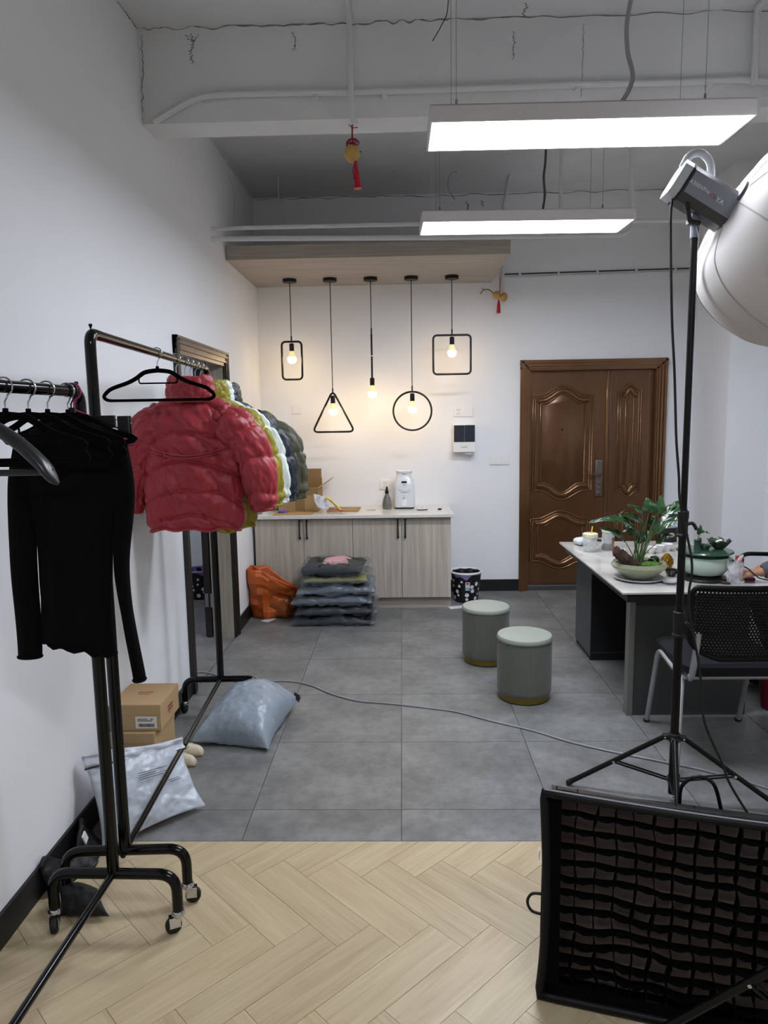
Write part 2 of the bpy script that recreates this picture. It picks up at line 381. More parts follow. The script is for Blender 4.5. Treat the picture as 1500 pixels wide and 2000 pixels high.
def panel_ring(cx, w, z0, z1, rise, inset, arch=1.0):
    """closed outline whose top and bottom edges swell in an arch with small shoulders"""
    hw = w/2-inset; pts = []; K = 18
    def crest(t):   # t -1..1
        a = abs(t); return rise*(.5+.5*math.cos(PI*min(1, a/.82)))*arch
    for k in range(K+1): t = 1-2*k/K; pts.append(V((cx+hw*t, 0, z1-inset-rise+crest(t)+0)))
    for k in range(K+1): t = -1+2*k/K; pts.append(V((cx+hw*t, 0, z0+inset+rise-crest(t))))
    return pts
def embossed(parent, cx, w, z0, z1, rise):
    for ins, r, fl_ in ((0, .0085, .8), (.02, .007, .8), (.066, .0085, .8)):
        p = [q+V((0, LY-.001, 0)) for q in panel_ring(cx, w, z0, z1, rise, ins)]
        MB().tube(p, r, 8, closed=True).build('moulding', M_bronze2, parent, sharp=60)
    pts = panel_ring(cx, w, z0, z1, rise, .072); mb = MB(); n = len(pts)
    f0 = [p+V((0, LY, 0)) for p in pts]; c0 = sum(pts, V())/n
    f1 = [c0+(p-c0)*.97+V((0, LY-.007, 0)) for p in pts]
    mb.add(f0+f1, [(i, (i+1) % n, n+(i+1) % n, n+i) for i in range(n)]+[tuple(range(n, 2*n))]); mb.build('raised_field', M_bronze, parent)
    ring = panel_ring(cx, w, z0, z1, rise, .043); h_ = len(ring)//2
    for arc in (ring[:h_], ring[h_:]):
        N = len(arc)
        def sw(u, v):
            i = min(N-1, int(round(u*(N-1)))); t = (arc[min(i+1, N-1)]-arc[max(i-1, 0)]).normalized(); n = V((-t.z, 0, t.x)); q_ = 2*v-1
            return arc[i]+n*q_*.027+V((0, LY+.001-.026*(1-q_*q_)**.8, 0))
        MB().grid(sw, N, 9).build('swell', M_bronze2, parent, sharp=180)
leafA = MB().box((lx0, LY, .045), (SPL-.012, LY+.05, jz-.03)).build('door_leaf', M_bronze, d2, bevel=.003)
leafB = MB().box((SPL+.004, LY+.0, .045), (lx1, LY+.05, jz-.03)).build('side_leaf', M_bronze, d2, bevel=.003)
MB().box((SPL-.03, LY-.012, .045), (SPL-.004, LY, jz-.03)).build('edge_strip', M_bronze2, leafA, bevel=.004)
zt = lambda v: at(1100, v, YB+.05).z
cxA = (at(1043, 900, YB).x+at(1158, 900, YB).x)/2; wA = at(1160, 900, YB).x-at(1043, 900, YB).x
embossed(leafA, cxA, wA, zt(976), zt(753), .085)
embossed(leafA, cxA-.01, wA, zt(1110), zt(998), .07)
cxB = (at(1209, 900, YB).x+at(1252, 900, YB).x)/2; wB = .20
embossed(leafB, cxB, wB, zt(972), zt(752), .05)
embossed(leafB, cxB, wB, zt(1110), zt(998), .04)
for x in (lx0+.035, SPL-.11): MB().box((x-.003, LY-.003, .06), (x+.003, LY, jz-.04)).build('groove_rib', M_bronze2, leafA)
for x in (SPL+.05, lx1-.04): MB().box((x-.003, LY-.003, .06), (x+.003, LY, jz-.04)).build('groove_rib', M_bronze2, leafB)
M_lock = mat('aged_steel_lock', '#77706a', .35, .6)
lp = at(1169, 934, YB+.05); lz0, lz1 = zt(970), zt(899)
lock = MB().box((lp.x-.032, LY-.018, lz0), (lp.x+.032, LY, lz1)).build('lock_plate', M_lock, leafA, bevel=.006)
MB().box((lp.x-.026, LY-.022, lz0+.2), (lp.x+.026, LY-.016, lz1-.012)).box((lp.x-.026, LY-.022, lz0+.012), (lp.x+.026, LY-.016, lz0+.185)).build('plate_relief', M_lock, lock, bevel=.005)
hz = zt(926)
MB().tube(fillet([(lp.x+.005, LY-.015, hz), (lp.x+.005, LY-.055, hz), (lp.x-.11, LY-.055, hz-.004)], .02), .009, 10).build('handle', mat('brass_grey_handle', '#8b7a63', .3, .9), lock)
for k in (.03, .075, .12): MB().lathe([(.014, 0), (.014, .006), (.009, .01)], 16, frame3((lp.x, LY-.02, lz0+k), (1, 0, 0), (0, 0, 1))).build('key_cylinder', M_lock, lock)
MB().lathe([(.009, 0), (.009, .006), (.004, .007)], 14, frame3((at(1100, 839, YB).x, LY-.007, zt(839)), (1, 0, 0), (0, 0, 1))).build('peephole', mat('dark_brass', '#2b2019', .3, .8), leafA)

# --- cracks and flaking plaster where beam, ceiling and walls meet
M_crack = mat('plaster_crack', '#858585', .9, noise_=(60, .3))
def crack(parent, pts, nrm, w, seed, dens=26):
    """thin irregular dark ribbon lying on a surface"""
    p = smooth([V(x) for x in pts], dens); mb = MB(); N = len(p); vs = []
    for i, q_ in enumerate(p):
        t = (p[min(i+1, N-1)]-p[max(i-1, 0)]).normalized(); s_ = t.cross(V(nrm)).normalized()
        j = noise.noise(V((i*.31+seed, seed, 0))); ww = w*(.25+.9*abs(noise.noise(V((i*.23, seed, 4)))))*(1-.6*abs(2*i/(N-1)-1)**3)
        c_ = q_+s_*j*w*1.3+V(nrm)*.0012
        vs += [c_-s_*ww/2, c_+s_*ww/2]
    mb.add(vs, [(2*i, 2*i+1, 2*i+3, 2*i+2) for i in range(N-1)]); mb.build('crack', M_crack, parent, solid=.001)
beam = bpy.data.objects['ceiling_beam']; ceil_ = bpy.data.objects['ceiling']; wl = bpy.data.objects['wall_left']; wb = bpy.data.objects['wall_back']
by = 3.62; cz = lambda u, v: at(u, v, by)
crack(beam, [cz(372, 66), cz(378, 85), cz(372, 102), cz(377, 125)], (0, -1, 0), .014, 2.1)
crack(beam, [cz(362, 68), cz(376, 80), cz(388, 66)], (0, -1, 0), .008, 7.7)
crack(beam, [cz(571, 62), cz(576, 80), cz(574, 100)], (0, -1, 0), .011, 4.2)
crack(beam, [cz(276, 68), cz(279, 130), cz(277, 235)], (0, -1, 0), .008, 5.2)
crack(beam, [V((XL+.02, by, ZC-.006)), V((-.3, by, ZC-.008)), V((.6, by, ZC-.006)), V((2.8, by, ZC-.007))], (0, -1, 0), .011, 9.4, 60)
crack(beam, [cz(1003, 60), cz(1004, 85), cz(1002, 118)], (0, -1, 0), .009, 3.2)
crack(beam, [cz(1140, 45), cz(1138, 110), cz(1134, 190)], (0, -1, 0), .005, 6.6)
crack(ceil_, [fl(1030, 5, ZC), fl(1018, 40, ZC)], (0, 0, -1), .016, 8.1)
crack(ceil_, [fl(800, 40, ZC), fl(806, 48, ZC)], (0, 0, -1), .02, 1.1)
crack(wl, [side(410, 268, XL), side(450, 327, XL), side(490, 385, XL)], (1, 0, 0), .008, 3.9, 40)
crack(wl, [side(228, 2, XL), side(250, 32, XL), side(272, 62, XL)], (1, 0, 0), .009, 2.9, 30)
crack(wl, [side(446, 340, XL), side(458, 380, XL), side(456, 430, XL)], (1, 0, 0), .005, 6.1)
crack(wb, [V((XL+.02, YB, ZC-.01)), V((.4, YB, ZC-.012)), V((2.4, YB, ZC-.01))], (0, -1, 0), .012, 11.4, 60)
crack(wb, [at(910, 392, YB), at(918, 420, YB)], (0, -1, 0), .02, 5.5); crack(wb, [at(940, 392, YB), at(944, 405, YB)], (0, -1, 0), .016, 7.5)
# ================================================================== BACK WALL
M_ash = woodmat('ash_laminate_cross', '#978d82', '#bdb3a8', (1.2, 34, 34), .5, .03)
M_ashv = woodmat('ash_laminate_upright', '#a1978a', '#c9c0b2', (26, 26, 1.3), .45, .03, .35)
M_blackmetal = mat('matt_black_metal', '#161616', .45, .2)
M_white = mat('white_plastic', '#e9e9e8', .35)
M_offwhite = mat('off_white_plate', '#f0efed', .4)
M_conduit = mat('white_conduit', '#d9dadb', .6, bump=(30, .1))

# --- hung wooden canopy panel
sh = thing('canopy_panel', 'ash wood ceiling panel hung above the pendant lamps', 'panel', (XL, 5.2, 2.69))
cw_, cd_, ct_ = .778-XL, YB-5.2, .095
MB().box((.002, .0, 0), (cw_, .02, ct_)).build('front_board', M_ash, sh, bevel=.001)
MB().box((.002, .0205, 0), (cw_-.02, cd_-.002, .018)).build('bottom_board', M_ash, sh)
MB().box((cw_-.0195, .0205, 0), (cw_, cd_-.002, ct_)).build('end_board', M_ash, sh, bevel=.001)
for u in (562, 1300):
    x = -.93 if u == 562 else .25
    MB().rod((x-XL, .55, .018), (x-XL, .55, ZC-2.69), .004, 6).box((x-XL-.05, .54, .55), (x-XL+.05, .556, .56)).build('hanging_rod', M_conduit, sh)

# --- pendant lamps
PY = 5.95
M_glow = mat('lit_bulb_glass', '#fff3d8', .3, emit=('#ffd9a0', BULB_POWER))
M_frost = mat('bulb_neck', '#d9cfa9', .25, emit=('#e8c88a', .35))
def pendant(x, shape, label, zt_, zb_, wpx=None):
    t = thing('pendant_lamp', label, 'lamp', (x, PY, 2.69), 0, 'black wire pendant lamps under the wooden panel')
    z = lambda v: at(750, v, PY).z-2.69
    MB().lathe([(.054, -.026), (.056, -.024), (.056, 0)], 28).build('ceiling_rose', M_blackmetal, t)
    top = z(zt_) if shape != 'rod' else z(652)
    MB().rod((0, 0, -.026), (0, 0, top), .0035, 8).build('cord', M_blackmetal, t)
    MB().lathe([(.006, 0), (.0065, .045), (.004, .05)], 10, Matrix.Translation((0, 0, top-.002))).build('cord_sleeve', M_blackmetal, t)
    r = .0085; fr = None; sock = top-.012
    if shape == 'rect' or shape == 'square':
        hw = (.082 if shape == 'rect' else .153); hb = z(zb_)
        fr = fillet([(-hw, 0, top), (hw, 0, top), (hw, 0, hb), (-hw, 0, hb)], .035, 6, True)
    elif shape == 'triangle':
        hw = .176; hb = z(zb_); fr = fillet([(0, 0, top+.03), (hw, 0, hb), (-hw, 0, hb)], .05, 6, True)
    elif shape == 'circle':
        R_ = (top-z(zb_))/2; c = top-R_; fr = [V((R_*math.sin(a), 0, c+R_*math.cos(a))) for a in [2*PI*k/48 for k in range(48)]]
    elif shape == 'rod':
        b_ = z(737); MB().rod((0, 0, top), (0, 0, b_), .008, 10).build('stem', M_blackmetal, t)
        MB().lathe([(.0095, -.004), (.0095, .004)], 12, Matrix.Translation((0, 0, (top+b_)/2))).build('stem_joint', M_white, t); sock = b_
    if fr: MB().tube(fr, r, 10, closed=True).build('frame', M_blackmetal, t)
    MB().lathe([(.008, 0), (.019, -.006), (.0195, -.06), (.017, -.064)], 20, Matrix.Translation((0, 0, sock))).build('socket', M_blackmetal, t)
    b0 = sock-.064
    MB().lathe([(.0165, 0), (.019, -.012), (.027, -.032), (.0345, -.05)], 20, Matrix.Translation((0, 0, b0)), cap=False).build('bulb_neck', M_frost, t)
    MB().lathe([(.0345, -.05), (.036, -.064), (.0335, -.08), (.026, -.092), (.013, -.099), (.0001, -.1005)], 20, Matrix.Translation((0, 0, b0)), cap=False).build('bulb', M_glow, t)
    return t
pendant(-.897, 'rect', 'pendant lamp with a slim black rectangle frame', 664, 738)
pendant(-.568, 'triangle', 'pendant lamp with a black triangle frame', 768, 842)
pendant(-.239, 'rod', 'pendant lamp with a bare bulb on a straight black stem', 652, 770)
pendant(.09, 'circle', 'pendant lamp with a black ring frame', 766, 841)
pendant(.419, 'square', 'pendant lamp with a large black square frame', 657, 733)

# --- base cabinets and worktop
CFY = 5.70
def cabinet(x0, x1, label, hinge):
    t = thing('base_cabinet', label, 'cabinet', (x0, CFY, 0), 0, 'base cabinets under the stone worktop'); W_ = x1-x0
    MB().box((0, .02, .09), (.018, .57, .76)).box((W_-.018, .02, .09), (W_, .57, .76)).box((.018, .02, .09), (W_-.018, .57, .108)).box((.018, .55, .108), (W_-.018, .57, .76)).box((.018, .02, .74), (W_-.018, .57, .758)).build('body', M_ashv, t)
    MB().box((0, .04, 0), (W_, .058, .088)).build('plinth', M_ash, t)
    for k in range(2):
        a, b = k*W_/2+.0015, (k+1)*W_/2-.0015
        d = MB().box((a, 0, .095), (b, .0185, .752)).build('door', M_ashv, t, bevel=.001)
        hx = (b-.028) if k == 0 else (a+.028)
        MB().tube(smooth([(hx, -.002, .742), (hx, -.018, .738), (hx, -.024, .70), (hx, -.02, .67), (hx, -.024, .64), (hx, -.018, .602), (hx, -.002, .598)], 4), lambda s: .0055+.0035*abs(2*s-1)**2, 10).build('handle', M_blackmetal, d)
    return t
cabinet(-1.212, -.4115, 'ash wood base cabinet beside the orange bag', 0)
cabinet(-.4105, .388, 'ash wood base cabinet beside the flowery waste bin', 0)
M_stone = mat('white_quartz', '#d9d6d0', .25, noise_=(60, .06), coat=.2)
tag(MB().box((XL+.003, 5.655, .762), (.412, YB-.002, .79)).build('worktop', M_stone, bevel=.003), 'white speckled quartz worktop over the base cabinets', 'worktop')
ZT = .79

# --- things on the worktop
M_card = mat('brown_cardboard', '#a98a5f', .85, noise_=(5, .06), bump=(80, .05))
M_card2 = mat('brown_cardboard_inside', '#8f7450', .9, noise_=(5, .05))
M_tape = mat('brown_packing_tape', '#8a6f47', .3, coat=.3)
cb = thing('cardboard_box', 'open brown cardboard box standing on the worktop', 'box', (-.87, 6.05, ZT))
hw, hd, hh = .165, .16, .2
MB().box((-hw, -hd, 0), (hw, -hd+.005, hh)).box((-hw, hd-.005, 0), (hw, hd, hh)).box((-hw, -hd+.005, 0), (-hw+.005, hd-.005, hh)).box((hw-.005, -hd+.005, 0), (hw, hd-.005, hh)).box((-hw+.005, -hd+.005, 0), (hw-.005, hd-.005, .006)).build('body', M_card, cb)
MB().box((-hw+.005, hd-.006, hh), (hw-.005, hd-.001, hh+.14)).build('flap', M_card2, cb)
MB().box((0, -hd, 0), (.13, -hd*-.9, .005), Matrix.Translation((hw-.003, 0, hh-.01)) @ Matrix.Rotation(-.6, 4, 'Y')).build('flap', M_card, cb)
MB().box((-hw-.0, hd-.0085, hh-.02), (hw, hd-.0065, hh+.06)).build('tape', M_tape, cb)
MB().box((-.03, -hd-.0012, .0), (.05, -hd-.0002, hh)).box((-hw, -hd-.0014, hh-.06), (hw, -hd-.0004, hh-.0)).build('tape', M_tape, cb)
tag(MB().box((-.16, -.1, 0), (.16, .1, .006), Matrix.Rotation(.03, 4, 'Z')).build('cardboard_sheet', M_card, bevel=.0008), 'flat cardboard sheet lying in front of the open box', 'cardboard').location = (-.90, 5.80, ZT)
tag(MB().box((-.13, -.12, 0), (.13, .12, .012), Matrix.Rotation(-.05, 4, 'Z')).build('cardboard_sheet', M_card, bevel=.0008), 'thicker cardboard piece lying beside the crumpled packet', 'cardboard').location = (-.50, 5.98, ZT)
# crumpled packet of two colours
pk = thing('snack_packet', 'crumpled yellow, white and red packet on the cardboard', 'packet', (-.585, 5.81, ZT+.02), 0)
M_foil = mat('printed_foil', '#d8d6d8', .3, noise_=(25, .35), bump=(40, .5))
M_yel = mat('yellow_foil', '#d9c24e', .35, bump=(40, .5), noise_=(20, .2)); M_redf = mat('red_foil', '#a3223c', .35, bump=(40, .4))
def crumple(fn, nu, nv, amp, s, seed):
    def g(u, v):
        p = V(fn(u, v)); return p+V((fbm(p+V((seed, 0, 0)), s), fbm(p+V((0, seed, 0)), s), fbm(p+V((0, 0, seed)), s)))*amp
    return MB().grid(g, nu, nv)
crumple(lambda u, v: (-.12+.10*u-.03*v, -.05+.02*v, .03+.12*v-.03*u), 10, 10, .012, 14, 2).build('white_bag', M_foil, pk, solid=.004)
crumple(lambda u, v: (-.04+.12*u, -.07+.05*v, .11-.11*u**1.4+.015*math.sin(v*6)), 14, 8, .01, 14, 5).build('yellow_fold', M_yel, pk, solid=.003)
crumple(lambda u, v: (-.02+.15*u, -.10+.06*v, .005+.02*(1-u)), 12, 7, .006, 14, 9).build('red_fold', M_redf, pk, solid=.003)
# purple crumple, green carton
M_purple = mat('purple_film', '#6f58b0', .35, bump=(40, .5))
pu = MB(); 
def blob(c, r, sc, amp, s, seed, n=18):
    b = MB().sphere((0, 0, 0), r, n, sc); b.v = [tuple(V(c)+V(p)*(1+amp*fbm(V(p)+V((seed, seed, 0)), s))) for p in b.v]; return b
tag(blob((0, 0, .016), .035, (1.1, .7, .45), .5, 40, 3).build('plastic_scrap', M_purple), 'small crumpled purple plastic scrap on the worktop', 'plastic scrap').location = (at(553, 1000, 5.8).x, 5.8, ZT)
gc = thing('carton', 'small green and white carton behind the hanging jackets', 'carton', (-1.115, 6.03, ZT), .1)
MB().box((-.045, -.03, 0), (.045, .03, .09)).build('body', mat('green_print', '#4f8a3d', .5, noise_=(30, .2)), gc, bevel=.002)
MB().box((-.046, -.031, .07), (.046, .031, .092)).build('lid', M_white, gc, bevel=.002)
# water dispenser
wd = thing('water_dispenser', 'white tabletop water dispenser with a black base', 'dispenser', (at(790, 985, 6.08).x, 6.09, ZT))
M_gloss = mat('glossy_white_plastic', '#dfe2e6', .22, coat=.3)
def rrect(hx, hy, r, k=5):
    return [(p.x, p.y) for p in fillet([(-hx, -hy, 0), (hx, -hy, 0), (hx, hy, 0), (-hx, hy, 0)], r, k, True)]
def loft(secs, cap=True):
    """secs: list of (z, [(x, y)...]) rings of equal length"""
    mb = MB(); n = len(secs[0][1]); vs = [V((x, y, z)) for z, ring in secs for x, y in ring]; fs = []
    for i in range(len(secs)-1):
        for k in range(n): fs.append((i*n+k, i*n+(k+1) % n, (i+1)*n+(k+1) % n, (i+1)*n+k))
    if cap: fs += [tuple(range(n-1, -1, -1)), tuple((len(secs)-1)*n+k for k in range(n))]
    return mb.add(vs, fs)
H = .325
loft([(.012, rrect(.088, .09, .04)), (.03, rrect(.09, .092, .04)), (.19, rrect(.09, .092, .045)), (.225, rrect(.086, .088, .05)), (.262, rrect(.07, .072, .05)), (.285, rrect(.062, .064, .05)), (.3, rrect(.062, .064, .05))]).build('body', M_gloss, wd)
MB().lathe([(.067, .298), (.069, .303), (.069, .318), (.064, .324), (.0001, .326)], 32).build('lid', M_gloss, wd)
MB().lathe([(.066, .292), (.0665, .298)], 32).build('lid_seam', mat('grey_seam', '#8b8f94', .4), wd)
loft([(0, rrect(.086, .09, .04)), (.013, rrect(.087, .091, .04))]).build('base', M_blackmetal, wd)
MB().box((-.022, -.0935, .223), (.022, -.083, .237)).build('display', mat('black_glass', '#0b0b0d', .1), wd)
MB().box((-.014, -.0945, .203), (.014, -.09, .206)).build('logo', mat('grey_print', '#70747a', .5), wd)
tap = MB().lathe([(.0001, -.02), (.045, -.018), (.056, 0), (.056, .006)], 24, Matrix.Translation((0, -.078, .165)) @ Matrix.Diagonal((1, .6, 1, 1))).build('spout_hood', M_gloss, wd)
MB().box((-.05, -.0938, .02), (.05, -.0915, .15)).build('recess_panel', M_gloss, wd, bevel=.001)
MB().box((-.02, -.096, .028), (.02, -.0938, .085)).build('spec_label', M_offwhite, wd)
MB().lathe([(.013, 0), (.013, .012), (.009, .014)], 16, frame3((0, -.0935, .105), (1, 0, 0), (0, 0, 1))).build('tap_button', M_gloss, wd)
MB().tube([(-.001, -.094, .118), (-.001, -.105, .113), (-.001, -.107, .1)], .006, 8).build('tap', M_gloss, wd)
# spray bottle
sb = thing('spray_bottle', 'smoky grey plastic spray bottle with a black nozzle', 'bottle', (at(756, 985, 6.04).x, 6.02, ZT))
MB().lathe([(.0001, .001), (.037, .002), (.04, .01), (.04, .045), (.034, .08), (.02, .115), (.013, .128), (.013, .135)], 28).build('bottle', mat('smoky_plastic', '#8d8f8c', .12, trans=.75, spec=.6), sb)
MB().lathe([(.016, .132), (.016, .155), (.010, .162), (.009, .175)], 18).box((-.008, -.04, .172), (.008, .02, .19)).add(*[[(-.004, -.03, .172), (.004, -.03, .172), (.004, -.024, .172), (-.004, -.024, .172), (-.004, -.025, .14), (.004, -.025, .14), (.004, -.02, .14), (-.004, -.02, .14)], [(0, 1, 2, 3), (4, 5, 6, 7), (0, 1, 5, 4), (1, 2, 6, 5), (2, 3, 7, 6), (3, 0, 4, 7)]]).build('nozzle', M_blackmetal, sb)
# small odds and ends
tag(MB().box((-.035, -.02, 0), (.035, .02, .006)).build('card', mat('cream_card', '#cfc6ad', .6)), 'small cream card on the worktop beside the spray bottle', 'card').location = (at(726, 990, 6.0).x, 5.96, ZT)
ph = thing('mobile_phone', 'white phone with a charging cable beside the dispenser', 'phone', (at(824, 991, 5.95).x, 5.93, ZT), .25)
loft([(0, rrect(.042, .03, .008)), (.008, rrect(.042, .03, .008))]).build('body', mat('dark_grey_phone', '#3a3c40', .3), ph)
loft([(.008, rrect(.041, .029, .008)), (.0105, rrect(.041, .029, .008))]).build('back', M_white, ph)
MB().tube(smooth([(-.04, .0, .005), (-.06, .05, .004), (0, .09, .004), (.03, .06, .012), (0, .05, .015), (-.05, .07, .004)], 6), .0025, 6).build('cable', M_white, ph)
tag(loft([(0, rrect(.016, .008, .003)), (.012, rrect(.016, .008, .003))]).build('lighter', M_blackmetal), 'small black plug lying alone on the worktop', 'plug').location = (at(859, 990, 5.9).x, 5.92, ZT)

# --- fittings on the end wall
def plate(u, v, w_, h_, name, label, cat, rockers=0, socket=False, dot=False, group=None):
    p = at(u, v, YB); t = thing(name, label, cat, (p.x, YB, p.z), 0, group)
    MB().box((-w_/2, -.009, -h_/2), (w_/2, -.0005, h_/2)).build('plate', M_offwhite, t, bevel=.002)
    MB().box((-w_*.4, -.0105, -h_*.4), (w_*.4, -.009, h_*.4)).build('inset', M_offwhite, t, bevel=.0008)
    if rockers:
        for k in range(rockers):
            ww = w_*.72/rockers; x = -w_*.36+ww*(k+.5)
            MB().box((x-ww/2+.0006, -.0135, -h_*.3), (x+ww/2-.0006, -.0105, h_*.3)).build('rocker', M_offwhite, t, bevel=.0008)
    if socket:
        mb = MB()
        for x in (-.009, .009): mb.box((x-.002, -.0112, .01), (x+.002, -.0104, .02))
        for x, z in ((-.009, -.02), (.009, -.02)): mb.box((x-.002, -.0112, z-.004), (x+.002, -.0104, z+.004))
        mb.box((-.0015, -.0112, -.009), (.0015, -.0104, 0)); mb.build('slot', M_blackmetal, t)
    if dot: MB().lathe([(.008, 0), (.008, .002), (.0001, .003)], 14, frame3((0, -.0105, -.012), (1, 0, 0), (0, 0, 1))).build('key', M_white, t)
    return t
plate(580, 799, .085, .085, 'wall_plate', 'blank square white wall plate left of the triangle lamp', 'wall plate')
plate(895, 804, .086, .086, 'wall_socket', 'white wall socket above the paper dispenser', 'socket', socket=True)
plate(914, 804, .086, .086, 'wall_switch', 'white bell switch joined to the socket above the paper dispenser', 'switch', dot=True)
plate(966, 898, .086, .086, 'wall_switch', 'triple light switch further from the entrance door frame', 'switch', 3)
plate(985, 898, .086, .086, 'wall_switch', 'triple light switch closer to the entrance door frame', 'switch', 3)
plate(752, 946, .1, .09, 'wall_socket', 'white wall socket behind the spray bottle', 'socket', socket=True)
dp = thing('paper_dispenser', 'white paper towel dispenser with a dark glossy upper half', 'dispenser', (at(905, 860, YB).x, YB, at(905, 860, YB).z), 0)
W2, zt_, zm_, zb_ = .094, at(905, 829, YB-.1).z-dp.location.z, at(905, 863, YB-.1).z-dp.location.z, at(905, 883, YB-.1).z-dp.location.z
MB().box((-W2, -.1, zb_), (W2, -.0005, zt_)).build('housing', M_white, dp, bevel=.006)
for x in (-1, 1): MB().box((min(0, x*W2*.97)+.0008, -.106, zm_), (max(0, x*W2*.97)-.0008, -.1, zt_-.006)).build('dark_cover', mat('navy_gloss', '#1f2834', .15, coat=.5), dp, bevel=.002)
MB().box((-W2, -.104, zb_-.0), (W2, -.1, zm_-.002)).build('front', M_white, dp, bevel=.002)
MB().box((.01, -.085, zb_-.022), (.065, -.04, zb_)).build('outlet', M_white, dp, bevel=.004)
text('lettering', 'xinmuer', .018, mat('grey_print', '#70747a', .5), dp, frame3((0, -.1045, (zb_+zm_)/2), (1, 0, 0), (0, 0, 1)))

# --- conduits and cables on the ceiling, beam and end wall
def pipe(name, pts, r, label, m=M_conduit, cat='conduit', rad=.05, clips=()):
    t = thing(name, label, cat, pts[0]); o = V(pts[0])
    MB().tube(fillet([V(p)-o for p in pts], rad, 6), r, 10).build('tube', m, t)
    for c in clips: MB().box((c[0]-o[0]-.014, c[1]-o[1]-.012, c[2]-o[2]-r-.006), (c[0]-o[0]+.014, c[1]-o[1]+.022, c[2]-o[2]+r+.004)).build('clip', m, t, bevel=.003)
    return t
bf = 3.62-.016
q = lambda u, v: at(u, v, bf)
pipe('conduit', [q(300, 238), q(385, 188), q(470, 183), q(700, 180), q(1050, 168), q(1360, 160), q(1440, 155), q(1600, 165)], .0155, 'white conduit bending along the face of the beam', clips=[q(388, 190), q(615, 184), q(752, 182), q(1128, 168), q(1385, 162)], rad=.09)
MB_ = pipe('conduit', [V((q(684, 62).x, 2.0, ZC-.016)), V((q(684, 62).x, bf-.032, ZC-.016)), V((q(684, 62).x, bf-.032, 2.98)), V((q(684, 62).x+.02, bf-.02, 2.95))], .013, 'white conduit running over the ceiling and down the beam above the gourd', rad=.02)
pipe('conduit', [V((q(1474, 62).x+.05, 2.3, ZC-.016)), V((q(1474, 62).x, bf-.02, ZC-.016)), V((q(1474, 62).x, bf-.02, 3.08))], .016, 'white conduit dropping at the far end of the beam', rad=.02)
py_ = 4.84
pipe('conduit', [side(413, 447, XL+.0), at(480, 445, py_), at(830, 437, py_), at(1345, 430, py_), V((XR, py_, at(1345, 430, py_).z))], .013, 'upper of two white pipes crossing the room below the beam', rad=.02)
pipe('conduit', [side(413, 467, XL+.0), at(480, 466, py_), at(830, 464, py_), at(1215, 459, py_), at(1232, 450, py_), V((at(1232, 300, py_).x, py_, ZC))], .016, 'lower white pipe that turns up to the ceiling', rad=.05)
for u, lab in ((1095, 'thin white pipe dropping from the ceiling beyond the lamps'),):
    x = at(u, 380, 5.3).x; pipe('conduit', [V((x, 5.3, ZC)), V((x, 5.3, 2.8))], .013, lab)
x = at(985, 390, 6.2).x
pipe('conduit', [at(885, 335, 5.75), V((at(1000, 335, 5.75).x, 5.75, at(885, 335, 5.75).z+.03)), V((x, YB-.02, ZC-.12)), V((x, YB-.02, 2.6))], .012, 'white conduit running down the end wall beside the wooden panel', rad=.03)
z0 = at(985, 537, YB).z; z1 = at(1355, 529, YB).z
cwall = thing('wall_cable', 'black cable and white trunking clipped along the end wall', 'cable', at(985, 537, YB))
o = V(cwall.location); e = V((2.52, YB, z1+.02))
MB().rod(V((0, -.006, .004)), e-o+V((0, -.006, .002)), .005, 6).build('black_wire', M_blackmetal, cwall)
MB().rod(V((0, -.006, -.02)), e-o+V((0, -.006, -.022)), .007, 6).build('white_wire', M_conduit, cwall)
for k in range(5):
    p = (e-o)*(k+.4)/5; MB().box((p.x-.01, -.016, p.z-.03), (p.x+.01, -.0005, p.z+.012)).build('clip', M_conduit, cwall, bevel=.002)
# loose ceiling wires
M_dkwire = mat('grey_flex', '#9a9ca0', .5)
def wire(pts, r, label, m=M_dkwire, name='ceiling_wire'):
    o = V(pts[0]); ob = MB().tube(smooth([V(p)-o for p in pts], 6), r, 7).build(name, m); ob.location = o; return tag(ob, label, 'wire')
wire([V((at(1230, 0, 3.0).x, 2.6, ZC)), at(1232, 0, 3.0), at(1225, 90, 3.0), at(1236, 150, 3.0), at(1217, 195, 2.98), at(1200, 210, 2.96)], .009, 'grey flexible cable feeding the panel lamp before the beam')
wire([V((at(1068, 250, 4.2).x, 4.2, ZC)), at(1066, 300, 4.3), at(1062, 345, 4.3), at(1064, 380, 4.3), at(1060, 410, 4.3)], .007, 'dark twisted flex feeding the panel lamp beyond the beam', mat('dark_flex', '#4b4d50', .5))
wire([V((at(876, 0, 3.3).x, 3.3, ZC)), at(874, 20, 3.3), at(862, 50, 3.3), at(845, 80, 3.3)], .002, 'thin dark wire end dangling from the ceiling', M_blackmetal)
wire([at(893, 335, 5.7), at(880, 340, 5.7), at(875, 365, 5.7), at(888, 390, 5.7)], .004, 'white wire looping from the conduit end')
